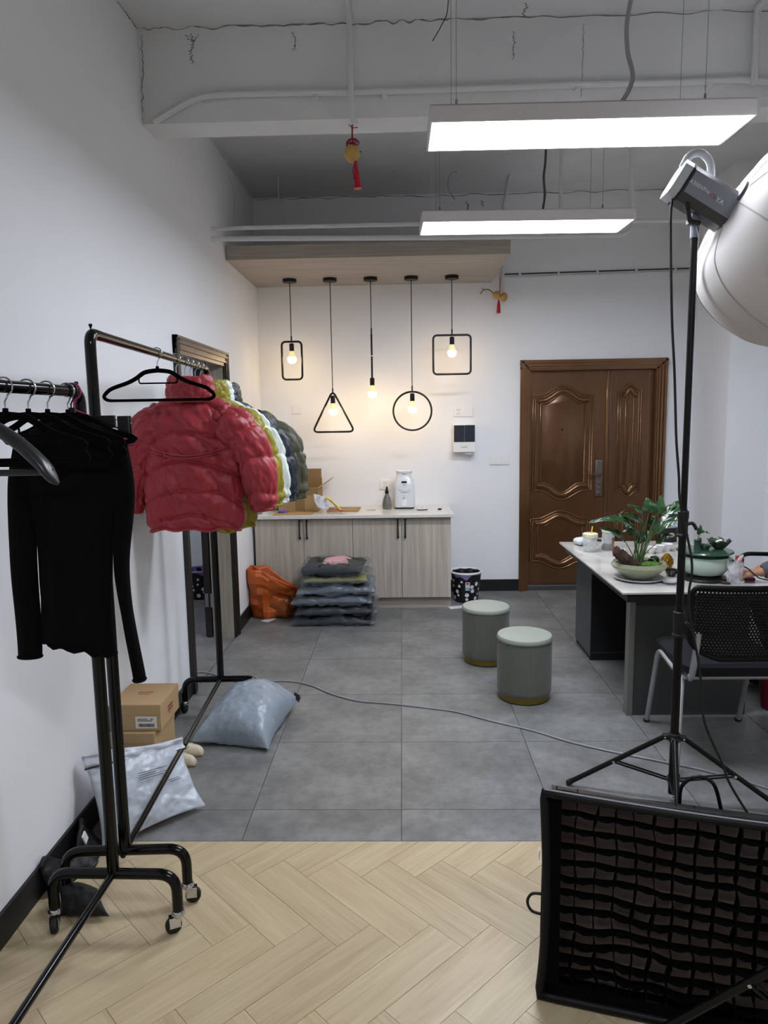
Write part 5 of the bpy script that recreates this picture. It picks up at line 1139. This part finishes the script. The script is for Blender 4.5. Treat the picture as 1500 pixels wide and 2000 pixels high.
MB().rod((-.23, -.16, .392), (.23, -.16, .392), .011, 10).rod((-.23, .13, .392), (.23, .13, .392), .009, 10).build('cross_bar', M_silver, vc)
# perforated back: shape in x,z with a shallow curve
def back_pt(x, z): return V((x, -.235-.035*(1-(x/.23)**2)+.02*((z-.69)/.13)**2*0-.05*(z-.69), z))
ztop, zbot = .825, .50
def half_w(z):
    if z > .79: return .232-.02*((z-.79)/.035)**2
    if z > .62: return .232
    return .232*max(0, 1-((.62-z)/.125)**2.4)**.5
mb = MB(); cs = .0145; nx, nz = 33, 25
for i in range(nx):
    for j in range(nz):
        z = zbot+(j+.5)*(ztop-zbot)/nz; x = (i-(nx-1)/2)*cs+(cs/2 if j % 2 else 0); hz = (ztop-zbot)/nz/2
        if abs(x)+cs/2 > half_w(z)-.008: continue
        hole = .36+.0; vs = []
        ring = [(-1, -1), (0, -1), (1, -1), (1, 0), (1, 1), (0, 1), (-1, 1), (-1, 0)]
        for a, b in ring: vs.append(back_pt(x+a*cs/2, z+b*hz))
        for k, (a, b) in enumerate(ring): ang = math.atan2(b, a); vs.append(back_pt(x+math.cos(ang)*cs*.27, z+math.sin(ang)*cs*.27))
        mb.add(vs, [(k, (k+1) % 8, 8+(k+1) % 8, 8+k) for k in range(8)])
bk = mb.build('perforated_back', M_net, vc, solid=.004, sharp=180)
rim = [back_pt(half_w(ztop-.001)*t*.98, ztop) for t in (-1, -.5, 0, .5, 1)]
out = []
for k in range(41): t = -1+2*k/40; out.append(back_pt(.21*t, ztop-.0*abs(t)))
for k in range(1, 40): z = ztop-(ztop-zbot)*(k/40)**1.0; out.append(back_pt(half_w(z), z))
for k in range(39, 0, -1): z = ztop-(ztop-zbot)*(k/40)**1.0; out.append(back_pt(-half_w(z), z))
MB().tube(out, .0125, 8, closed=True).build('back_rim', M_net, vc, sharp=180)
# --- red bucket
rb = thing('waste_bin', 'dark red plastic waste bucket beside the desk', 'waste bin', (1.985, 3.66, 0)); M_rb = mat('dark_red_plastic', '#6e1526', .35)
MB().lathe([(.0001, .004), (.08, 0), (.083, .004), (.103, .2), (.109, .2), (.109, .212), (.1, .212), (.079, .01), (.0001, .01)], 40, cap=False).build('bucket', M_rb, rb); MB().tube([(.109*math.cos(a), .109*math.sin(a), .207) for a in [2*PI*k/40 for k in range(40)]], .006, 8, closed=True).build('rim', M_rb, rb)
blob((-.03, -.02, .19), .05, (1.1, 1, .6), .5, 20, 7, 18).build('crumpled_paper', mat('crumpled_foil', '#c9cccf', .25, .5, bump=(20, .6)), rb)
# --- desk chair (only its arm shows) and the person in it
oc = thing('office_chair', 'black office chair with looped arms at the desk', 'chair', (2.3, 3.92, 0))
loft([(.42, rrect(.22, .22, .06)), (.49, rrect(.23, .23, .07)), (.5, rrect(.2, .2, .06))]).build('seat', M_seat, oc)
for s in (-1, 1): MB().tube(fillet([(.1, s*.25, .42), (.12, s*.27, .72), (-.3, s*.27, .735), (-.34, s*.27, .62), (-.15, s*.25, .42)], .07, 8), .0125, 12).build('armrest', M_blackmetal, oc)
MB().grid(lambda u, v: V((.23+.04*v+.03*math.cos(PI*(u-.5)), (u-.5)*.46, .55+.45*v)), 14, 10).build('backrest', M_seat, oc, solid=.05)
MB().rod((.2, 0, .45), (.27, 0, .65), .02).build('back_post', M_blackmetal, oc)
MB().rod((0, 0, .06), (0, 0, .43), .028, 16).build('column', M_chrome, oc)
for k in range(5):
    a = 2*PI*k/5+.3; lg = MB().tube([(0, 0, .1), (.28*math.cos(a), .28*math.sin(a), .065)], .018, 10).build('leg', M_blackmetal, oc); MB().lathe([(.01, -.012), (.026, -.012), (.026, .012), (.01, .012)], 16, Matrix.Translation((.28*math.cos(a), .28*math.sin(a), .0265)) @ Matrix.Rotation(PI/2, 4, 'X')).build('caster', M_rubber, lg)
# ================================================================== STUDIO GEAR
M_std = mat('black_anodised_tube', '#0b0b0d', .35, .1, spec=.35); M_stdp = mat('black_stand_plastic', '#101012', .45)
def light_stand(loc, angs, label, top, hub=.27, spread=.41, height_cols=(), leg_r=.0105):
    t = thing('light_stand', label, 'light stand', loc, 0, 'black tripod light stands')
    MB().rod((0, 0, .03), (0, 0, .8 if top > 1 else top*.5), .0165, 16).build('lower_tube', M_std, t)
    MB().rod((0, 0, .78), (0, 0, 1.2), .0145, 16).build('middle_tube', M_std, t)
    MB().rod((0, 0, 1.18), (0, 0, top), .0125, 16).build('upper_tube', M_std, t)
    for z, r in ((.74, .021), (1.14, .019)):
        c = MB().lathe([(r, -.05), (r+.003, -.048), (r+.003, -.04), (r, -.036), (r, .02), (r+.002, .024), (r+.002, .05), (r*.9, .054)], 22, Matrix.Translation((0, 0, z))).build('collar', M_stdp, t)
        MB().tube(smooth([(.015, 0, z), (.035, -.005, z+.004), (.05, -.01, z-.02)], 4), .007, 8).build('clamp_lever', M_stdp, c)
    h = MB().lathe([(.02, -.018), (.024, -.014), (.024, .014), (.019, .02)], 24, Matrix.Translation((0, 0, hub))).build('hub', M_stdp, t)
    lo = MB().lathe([(.02, -.014), (.022, 0), (.02, .014)], 24, Matrix.Translation((0, 0, .09))).build('lower_hub', M_stdp, t)
    for a in angs:
        d = V((math.cos(a), math.sin(a), 0)); s = V((-d.y, d.x, 0)); A = d*.035+V((0, 0, hub)); B = d*spread+V((0, 0, .012))
        MB().cbox((.03, 0, 0), (.03, .026, .02), Matrix.Translation((0, 0, hub)) @ Matrix.Rotation(a, 4, 'Z')).build('hinge', M_stdp, h, bevel=.003)
        lg = MB().rod(A, B, leg_r, 12).build('leg', M_std, t)
        MB().rod(A+(B-A)*.965, B+(B-A).normalized()*.004, leg_r*1.15, 12).sphere(B, leg_r*1.1, 10).build('rubber_tip', M_rubber, lg)
        m_ = A+(B-A)*.52
        for e in (-.011, .011): MB().rod(m_+s*e, d*.022+s*e+V((0, 0, .09)), .0042, 8).build('strut', M_std, lg)
        MB().rod(m_-s*.016, m_+s*.016, .005, 8).build('rivet', M_chrome, lg)
        MB().rod(A-s*.0145, A+s*.0145, .004, 8).build('rivet', M_chrome, lg)
    return t
ls = light_stand((1.085, 2.75, 0), (math.radians(163), math.radians(253), math.radians(-14)), 'black tripod stand carrying the studio light and white lantern', 2.235)
light_stand((1.03, 1.40, 0), (math.radians(152), math.radians(32), math.radians(-88)), 'black tripod stand in front of the gridded softbox', 1.9, hub=.50, spread=.47)

# --- studio light head
P0 = V((1.085, 2.75, 2.30)); AX = V((.85, -.02, -.53)).normalized()
hd = thing('studio_light', 'grey studio light head tilted down on the tall stand', 'studio light', (1.085, 2.75, 2.235)); o = V(hd.location)
c_back = at(1318, 352, 2.75)
sideV = AX.cross(V((0, 0, 1))).normalized(); upV = sideV.cross(AX)      # sideV faces the viewer
HM = Matrix(((AX.x, sideV.x, upV.x, c_back.x-o.x), (AX.y, sideV.y, upV.y, c_back.y-o.y), (AX.z, sideV.z, upV.z, c_back.z-o.z), (0, 0, 0, 1)))
M_hd = mat('slate_grey_metal', '#80848f', .4, .1); M_hdk = mat('dark_grey_metal', '#454546', .4, .1); M_hl = mat('light_grey_cap', '#b9bdc2', .35, .2)
def ox(hx, hy, c): return [(-hx+c, -hy), (hx-c, -hy), (hx, -hy+c), (hx, hy-c), (hx-c, hy), (-hx+c, hy), (-hx, hy-c), (-hx, -hy+c)]
def along(x0, x1, hx, hy, c, m, name, par, bev=.002):
    mb = MB(); ring = ox(hx, hy, c); n = 8; vs = [HM @ V((x, a, b)) for x in (x0, x1) for a, b in ring]
    return mb.add(vs, [(k, (k+1) % n, n+(k+1) % n, n+k) for k in range(n)]+[tuple(range(n-1, -1, -1)), tuple(range(n, 2*n))]).build(name, m, par, bevel=bev)
along(.034, .235, .058, .066, .024, M_hdk, 'housing', hd)
along(-.006, .028, .06, .067, .024, M_hl, 'rear_cap', hd)
along(.028, .034, .062, .069, .025, M_rubber, 'seam_ring', hd, .001)
sgn = -1 if (HM.to_3x3() @ V((0, 1, 0))).y > 0 else 1
sp_ = MB().box((.04, sgn*.0582, -.04), (.265, sgn*.0605, .042)).v and None
mb = MB(); a, b = sorted((sgn*.0582, sgn*.0602)); mb.box((.04, a, -.041), (.232, b, .041), HM); mb.build('side_panel', M_hd, hd, bevel=.001)
mb = MB(); mb.box((.05, -.032, .0662), (.22, .032, .0685), HM); mb.build('top_plate', mat('pale_top_plate', '#c8cdd0', .25, .3), hd, bevel=.001)
MB().tube([HM @ V(p) for p in fillet([(.0, 0, .05), (-.004, 0, .1), (.025, 0, .128), (.075, 0, .118), (.105, 0, .075)], .03, 7)], .0085, 10, flat=1.7).build('carry_handle', M_hl, hd)
tx = HM.to_3x3() @ V((1, 0, 0)); ty = HM.to_3x3() @ V((0, 0, 1)); sy = HM.to_3x3() @ V((0, sgn, 0))
def ontext(body, x, z, size, m): return text('lettering', body, size, m, hd, frame3(HM @ V((x, sgn*.0606, z)), tx, ty), align='CENTER')
M_wt = mat('white_print', '#d9dbe0', .5); M_rt = mat('red_print', '#a8505c', .5)
ontext('A300XPro', .08, .0, .019, M_wt); ontext('CS', .138, -.004, .022, M_rt); ontext('YA', .168, -.006, .024, M_wt)
# tilt bracket and lever
jp = at(1366, 440, 2.75)-o
MB().rod((0, 0, -.03), (0, 0, .03), .016, 14).tube([(0, 0, .03), HM @ V((.12, 0, -.085))], .022, 10).build('tilt_bracket', M_hd, hd)
MB().tube(fillet([at(1341, 397, 2.71)-o, at(1347, 432, 2.71)-o, at(1366, 436, 2.72)-o], .01), .0085, 10).build('tilt_lever', M_rubber, hd)
MB().rod(at(1360, 443, 2.73)-o, at(1366, 470, 2.735)-o, .004, 8).build('clamp_screw', M_chrome, hd)
# --- power cable of the light
cp_ = [(1313, 388), (1310, 420), (1310, 480), (1311, 560), (1313, 640), (1317, 720), (1319, 790), (1321, 860), (1326, 930), (1329, 985)]
pts = [at(u, v, 2.72) for u, v in cp_]+[V((1.105, 2.70, 1.0)), at(1345, 1165, 2.70), at(1352, 1230, 2.70), at(1362, 1280, 2.70), at(1370, 1340, 2.68), at(1376, 1410, 2.66), at(1410, 1490, 2.62), at(1425, 1530, 2.60), fl(1436, 1560, .006)+V((0, -.1, 0)), fl(1440, 1600, .006)+V((.05, -.1, 0))]
tag(MB().tube(smooth(pts, 6), .005, 8).build('power_cable', M_rubber), 'black power cable hanging from the studio light along its stand', 'cable')

# --- white lantern softbox
lt = thing('lantern_softbox', 'large white lantern softbox on the studio light', 'softbox', tuple(c_back+AX*.225+upV*.055)); o = V(lt.location)
M_lan = mat('white_diffuser_cloth', '#cfcac6', .8, noise_=(3, .02), sheen=.1); M_seam = mat('grey_piping', '#aaa3a0', .7)
prof = [(.06, 0), (.11, .004), (.19, .014), (.262, .035), (.31, .075), (.345, .13), (.368, .2), (.38, .28), (.378, .36), (.352, .44), (.335, .462), (.30, .52), (.21, .575), (.1, .605), (.0001, .61)]
ps = smooth([V((r, 0, z)) for r, z in prof], 4); prof2 = [(max(1e-4, p.x), p.z) for p in ps]
LM = Matrix(((sideV.x, upV.x, AX.x, 0), (sideV.y, upV.y, AX.y, 0), (sideV.z, upV.z, AX.z, 0), (0, 0, 0, 1)))
MB().lathe(prof2, 72, LM, cap=False).build('diffuser', M_lan, lt, sharp=180)
MB().lathe([(.062, -.012), (.066, -.01), (.066, .004), (.05, .006)], 36, LM).build('mount_ring', M_hdk, lt)
for k in range(8):
    a = 2*PI*k/8+.35
    pth = [LM @ V(((r+.0008)*math.cos(a), (r+.0008)*math.sin(a), z)) for r, z in prof2[2:-2]]
    MB().tube(pth, .0028, 6).build('seam', M_seam, lt)
for zc, rr in ((.462, .336), (.45, .345)):
    MB().tube([LM @ V((rr*math.cos(2*PI*k/64), rr*math.sin(2*PI*k/64), zc)) for k in range(64)], .003, 6, closed=True).build('ring_seam', M_seam, lt)
for a in (1.9, -1.2, .3):
    MB().tube([LM @ V((.2*math.cos(a)+e*math.sin(a)*-1, .2*math.sin(a)+e*math.cos(a), .033)) for e in (-.012, .012)], .008, 8).build('toggle', M_white, lt)

# --- rectangular softbox with a fabric grid standing on the floor
sbx = thing('grid_softbox', 'black rectangular softbox with a fabric grid standing on the planks', 'softbox', (.358, 1.741, 0), math.atan2(-.262, .965))
SW, SH, TILT = .92, .612, 0
M_sbk = mat('black_softbox_nylon', '#060607', .55, bump=(20, .3), spec=.3); M_dif = mat('shaded_white_diffuser', '#8d807a', .85); M_strip = mat('black_grid_fabric', '#030303', .95, spec=.1)  # diffuser cloth is white; its unlit shade is put into the taupe colour
def wob(u, v, s=0): return .006*fbm((u*3+s, v*3, 2.), 2.2, 2)
# frame edges: soft fabric rim
def rimpt(t):
    per = [(0, 0), (1, 0), (1, 1), (0, 1)]; k = int(t*4) % 4; f_ = t*4-int(t*4); a, b = per[k], per[(k+1) % 4]
    u, v = a[0]+(b[0]-a[0])*f_, a[1]+(b[1]-a[1])*f_
    return V((u*SW+(.010*math.sin(PI*v) if u == 0 else 0)-(.006*(1-v)**6 if u < .02 else 0), .0, .014+v*(SH-.028)-.012*math.sin(PI*u)*(1 if v > .5 else 0)))
MB().tube([rimpt(k/120) for k in range(120)], .012, 8, closed=True).build('front_rim', M_sbk, sbx, sharp=180)
# deep sides going back to the speed ring
back = [V((.34, .36, .2)), V((.58, .36, .2)), V((.58, .36, .42)), V((.34, .36, .42))]
fr_ = [rimpt(0), rimpt(.25), rimpt(.5), rimpt(.75)]
for k, nm in enumerate(('bottom_side', 'end_side', 'top_side', 'end_side')):
    a, b, c_, d_ = fr_[k], fr_[(k+1) % 4], back[(k+1) % 4], back[k]
    def sf(u, v):
        lip = .016; p = (a*(1-u)+b*u)
        if v < .05: q_ = p+V((0, lip*v/.05, 0))
        else: w_ = (v-.05)/.95; q_ = (p+V((0, lip, 0)))*(1-w_)+(d_*(1-u)+c_*u)*w_
        return V((q_.x, q_.y, max(.003, q_.z)))
    MB().grid(sf, 16, 14).build(nm, M_sbk, sbx, solid=.003, sharp=60)
MB().lathe([(.07, 0), (.08, .004), (.08, .02), (.07, .024)], 32, frame3((.46, .36, .31), (1, 0, 0), (0, 0, 1)) @ Matrix.Rotation(PI, 4, 'X')).build('speed_ring', M_hdk, sbx)
MB().grid(lambda u, v: V((.015+u*(SW-.03), .055+wob(u, v, 5), .02+v*(SH-.04)-.012*math.sin(PI*u)*v)), 20, 14).build('diffuser', M_dif, sbx, sharp=180)
bx0, bz0 = .045, .062
MB().box((.004, .002, .012), (bx0, .008, SH-.02)).build('side_border', M_strip, sbx)
MB().box((.004, .002, .012), (SW-.005, .008, bz0-.01)).build('bottom_border', M_strip, sbx)
NC, NR = 18, 12
def gp(u, v, d):
    sagx = .010*fbm((u*5, v*5, 1.), 1.4, 2); sagz = .012*fbm((u*5+9, v*5, 4.), 1.4, 2)-.010*math.sin(PI*u)*v-.010*math.sin(u*NC*PI)**2*.5*(1-d)
    low = (1-v)**4
    return V((bx0-.01+u*(SW-bx0-.01)+sagx*(1+low*1.5)-.01*d*0, .004+d*.04, bz0-.02+v*(SH-bz0-.0)+sagz*(1+low)-d*.0))
for r in range(NR+1):
    v = r/NR; MB().grid(lambda u, d: gp(u, v, d)+V((0, 0, -.014*d*(1-v*.2)+.006*(1-d)*0)), 64, 4).build('grid_row', M_strip, sbx, solid=.0025, sharp=180)
for c_ in range(NC+1):
    u = c_/NC; MB().grid(lambda v, d: gp(u, v, d), 40, 4).build('grid_column', M_strip, sbx, solid=.0025, sharp=180)
MB().tube([rimpt(.5+.25*k/30)+V((0, -.006, .012)) for k in range(31)], .002, 6).build('top_piping', mat('grey_shiny_piping', '#8f9196', .3), sbx)
MB().tube(smooth([(-.002, .03, .29), (-.03, .03, .285), (-.042, .03, .26), (-.03, .03, .235), (0, .03, .23)], 6), .004, 8).build('elastic_loop', M_rubber, sbx)
MB().tube(smooth([(.34, .12, SH-.06), (.345, .12, SH-.01), (.38, .12, SH+.02), (.42, .12, SH+.005), (.44, .12, SH-.06)], 6), .005, 8).build('carry_loop', M_std, sbx)
MB().box((-.0125, .01, .40), (-.0105, .03, .425)).build('brand_tab', M_white, sbx)
# ================================================================== PERSON AT THE DESK
def remeshed(mb, name, m, parent, vox, sm=6):
    ob_ = bpy.data.objects.new(name, mb.mesh(name, m, merge=False)); C.objects.link(ob_); ob_.parent = parent
    md = ob_.modifiers.new('remesh', 'REMESH'); md.mode = 'VOXEL'; md.voxel_size = vox; md.use_smooth_shade = True
    s_ = ob_.modifiers.new('smooth', 'SMOOTH'); s_.factor = .5; s_.iterations = sm
    dg = bpy.context.evaluated_depsgraph_get(); me = bpy.data.meshes.new_from_object(ob_.evaluated_get(dg)); ob_.modifiers.clear(); ob_.data = me
    if not me.materials: me.materials.append(m)
    me.polygons.foreach_set('use_smooth', [True]*len(me.polygons)); return ob_
pe = thing('person', 'seated person in a navy jacket with grey cuffs, hand on the magenta wallet', 'person', (2.3, 3.92, 0)); o = V(pe.location)
W = lambda x, y, z: V((x, y, z))-o
M_skin = mat('skin', '#a5775d', .5, noise_=(14, .08), bump=(60, .15)); M_jkt = mat('navy_jacket_cloth', '#141722', .8, bump=(30, .3)); M_cuff = mat('grey_rib_cuff', '#4c4d55', .85, bump=(8, .3, (1, 40, 40))); M_trs = mat('black_trousers', '#14151a', .85); M_hair = mat('black_hair', '#0d0b0b', .5, bump=(10, .6, (30, 30, 2)))
def limb(mb, pts, rs, n=14, k=5):
    p = smooth(pts, k); N = len(p); rr = [rs[min(len(rs)-2, int(i/(N-1)*(len(rs)-1)))]*(1-f)+rs[min(len(rs)-1, int(i/(N-1)*(len(rs)-1))+1)]*f for i in range(N) for f in [(i/(N-1)*(len(rs)-1)) % 1 if i < N-1 else 1]]
    mb.tube(p, rr, n); mb.sphere(p[0], rr[0], n); mb.sphere(p[-1], rr[-1], n)
sk = MB()
limb(sk, [W(2.33, 3.92, .58), W(2.33, 3.92, .75), W(2.29, 3.92, .98), W(2.25, 3.92, 1.13)], [.14, .12, .14, .1])
limb(sk, [W(2.24, 3.92, 1.12), W(2.21, 3.92, 1.22), W(2.19, 3.92, 1.3)], [.06, .05, .055])
sk.sphere(W(2.175, 3.92, 1.365), .1, 22, (.95, .76, 1.18)); sk.sphere(W(2.135, 3.92, 1.30), .055, 16, (1, .9, .9))
sk.sphere(W(2.075, 3.92, 1.345), .016, 10, (1, .8, 1.3)); sk.sphere(W(2.085, 3.92, 1.305), .016, 10, (.7, 1.5, .5))
for s in (-1, 1): sk.sphere(W(2.185, 3.92+s*.078, 1.355), .024, 10, (.7, .35, 1.2)); sk.sphere(W(2.092, 3.92+s*.03, 1.375), .013, 10)
HANDS = {}
def hand(wr, d, side_, up, curl, spread=1.):
    """wrist, pointing direction, thumb side, back-of-hand normal"""
    d, side_, up = V(d).normalized(), V(side_).normalized(), V(up).normalized(); k0 = wr
    palm = [k0, k0+d*.03, k0+d*.065]; 
    for e, r in ((-.026, .0125), (-.009, .0135), (.009, .0135), (.025, .0125)): limb(sk, [k0+side_*e*.55, k0+d*.035+side_*e*.85+up*.004, k0+d*.076+side_*e+up*.003], [.0145, r+.002, r], 10, 3)
    for j, (e, L_, r) in enumerate(((-.028, .058, .0078), (-.0095, .072, .0086), (.0095, .078, .0088), (.027, .07, .0086))):
        b = k0+d*.08+side_*e+up*.003; a1, a2, a3 = curl[j]
        def dirn(a): return d*math.cos(a)-up*math.sin(a)
        p1 = b+dirn(a1)*L_*.45; p2 = p1+dirn(a1+a2)*L_*.32; p3 = p2+dirn(a1+a2+a3)*L_*.23
        for q0, q1, ra, rb in ((b-d*.008, p1, r*1.1, r), (p1, p2, r*1.03, r*.92), (p2, p3, r*.92, r*.78)): limb(sk, [q0, (q0+q1)/2, q1], [ra, (ra+rb)/2, rb], 10, 2)
    tb = k0+d*.022+side_*.028-up*.004; t1 = tb+(d*.6+side_*.75-up*.25).normalized()*.036; t2 = t1+(d*.95+side_*.1-up*.3).normalized()*.028
    limb(sk, [k0+d*.012+side_*.012, tb, t1], [.015, .0135, .0105], 10, 3); limb(sk, [t1, (t1+t2)/2, t2], [.0102, .0098, .008], 10, 2)
# left arm on the desk, right hand on the thigh
EL, WR = W(2.15, 3.62, .84), W(1.862, 3.668, .738)
limb(sk, [W(2.25, 3.73, 1.1), W(2.21, 3.66, .97), EL], [.055, .045, .042]); limb(sk, [EL, (EL+WR)/2, WR], [.042, .036, .024])
hand(WR, (-1, .06, -.12), (.05, 1, .1), (-.1, -.1, 1), ((.35, .7, .5), (.3, .75, .5), (.25, .7, .5), (.2, .6, .4)))
ER, WR2 = W(2.30, 4.18, .86), W(2.15, 4.06, .70)
limb(sk, [W(2.25, 4.11, 1.1), W(2.27, 4.17, .98), ER], [.055, .045, .042]); limb(sk, [ER, (ER+WR2)/2, WR2], [.042, .036, .025])
hand(WR2, (-1, -.2, -.15), (.1, -1, 0), (-.1, 0, 1), ((.2, .2, .2),)*4)
for s in (-1, 1):
    hp, kn, an = W(2.32, 3.92+s*.09, .575), W(2.03, 3.92+s*.1, .555), W(2.17, 3.92+s*.1, .09)
    limb(sk, [hp, (hp+kn)/2, kn], [.085, .075, .058]); limb(sk, [kn, (kn+an)/2+V((.01, 0, 0)), an], [.056, .05, .036]); limb(sk, [an, an+V((-.06, 0, -.045)), an+V((-.13, 0, -.06))], [.036, .034, .022])
remeshed(sk, 'body', M_skin, pe, .0046, 5)
jk = MB()
limb(jk, [W(2.33, 3.92, .56), W(2.33, 3.92, .75), W(2.29, 3.92, .98), W(2.25, 3.92, 1.12)], [.165, .155, .165, .11])
for s in (-1, 1): limb(jk, [W(2.29, 3.92, 1.0), W(2.27, 3.92+s*.1, 1.06), W(2.25, 3.92+s*.185, 1.09)], [.13, .11, .075])
limb(jk, [W(2.25, 3.73, 1.1), W(2.21, 3.66, .97), EL], [.075, .068, .062]); limb(jk, [EL, EL*.5+WR*.5, EL*.14+WR*.86], [.062, .056, .046])
limb(jk, [W(2.25, 4.11, 1.1), W(2.27, 4.17, .98), ER], [.075, .068, .06]); limb(jk, [ER, ER*.5+WR2*.5, ER*.12+WR2*.88], [.06, .05, .042])
limb(jk, [W(2.24, 3.92, 1.13), W(2.22, 3.92, 1.2)], [.075, .07])
remeshed(jk, 'jacket', M_jkt, pe, .009, 4)
for a, b in ((EL, WR), (ER, WR2)):
    d = (b-a).normalized(); MB().tube([a*.3+b*.7, a*.2+b*.8, a*.08+b*.92, a*.03+b*.97], [.054, .05, .043, .036], 24).build('cuff', M_cuff, pe)
tr = MB()
for s in (-1, 1):
    hp, kn, an = W(2.32, 3.92+s*.09, .575), W(2.03, 3.92+s*.1, .555), W(2.17, 3.92+s*.1, .12)
    limb(tr, [hp, (hp+kn)/2, kn], [.1, .088, .07]); limb(tr, [kn, (kn+an)/2, an], [.07, .062, .05])
remeshed(tr, 'trousers', M_trs, pe, .01, 4)
for s in (-1, 1):
    an = W(2.17, 3.92+s*.1, .0); sh_ = MB(); limb(sh_, [an+V((.03, 0, .05)), an+V((-.05, 0, .05)), an+V((-.15, 0, .04))], [.05, .047, .038]); sh_.v = [(x, y, max(.001, z)) for x, y, z in sh_.v]; remeshed(sh_, 'shoe', M_rubber, pe, .007, 3)
hr = MB().sphere(W(2.19, 3.92, 1.385), .108, 24, (.98, .82, 1.12)); hr.v = [(x+.02*max(0, (W(0, 0, 1.36).z-z)/.1), y, z) if z > W(0, 0, 1.33).z or x > W(2.19, 0, 0).x else (W(2.2, 0, 0).x, y*.9, max(z, W(0, 0, 1.3).z)) for x, y, z in hr.v]; hr.build('hair', M_hair, pe, sharp=180)
for s in (-1, 1): MB().sphere(W(2.082, 3.92+s*.03, 1.375), .0105, 12).build('eye', mat('eye_white', '#d9d6d0', .2), pe)
# ================================================================== HANGING PANEL LAMPS
M_lampbody = mat('white_lamp_body', '#d8d4d6', .5)
M_emit = mat('lit_diffuser', '#ffffff', .5, emit=('#ecf3ff', PANEL_POWER))
M_wire = mat('steel_wire', '#8d8f92', .35, .8)
def panel_lamp(x0, y0, rz, label, wires=True):
    L_, W_, H_ = 1.2, .3, .06
    t = thing('panel_lamp', label, 'lamp', (x0, y0, 2.65), rz, 'long white panel lamps hung from the ceiling')
    b = MB().box((0, 0, 0), (L_, .008, H_)).box((0, W_-.008, 0), (L_, W_, H_)).box((0, .008, 0), (.008, W_-.008, H_)).box((L_-.008, .008, 0), (L_, W_-.008, H_)).box((0, 0, H_-.004), (L_, W_, H_))
    b.build('body', M_lampbody, t)
    MB().box((.008, .008, .003), (L_-.008, W_-.008, .012)).build('diffuser', M_emit, t)
    for x in (.1, 1.02):
        for y in (.03, .27):
            MB().rod((x, y, H_), (x, y, ZC-2.65), .0011, 5).build('hanging_wire', M_wire, t)
            MB().lathe([(.005, H_), (.005, H_+.025), (.002, H_+.03)], 8, Matrix.Translation((x, y, 0))).build('wire_grip', M_wire, t)
    return t
panel_lamp(.119, 2.80, .011, 'long white panel lamp in front of the ceiling beam')
panel_lamp(.130, 4.165, .035, 'long white panel lamp beyond the ceiling beam')
panel_lamp(.119, -.2, .0, 'added unseen panel lamp lighting the front of the room')  # added lamp out of view, carries the light over the front floor
# lamp added out of view to brighten the small room through the doorway
cl = thing('added_ceiling_lamp', 'added unseen ceiling lamp brightening the small room through the doorway', 'lamp', (-2.2, 5.2, ZC))
MB().lathe([(.2, 0), (.2, -.03), (.185, -.032)], 32).build('rim', M_lampbody, cl)
MB().lathe([(.185, -.03), (.17, -.05), (.1, -.065), (.0001, -.07)], 32, cap=False).build('diffuser', mat('added_lamp_diffuser', '#ffffff', .5, emit=('#eef4ff', 16.)), cl)
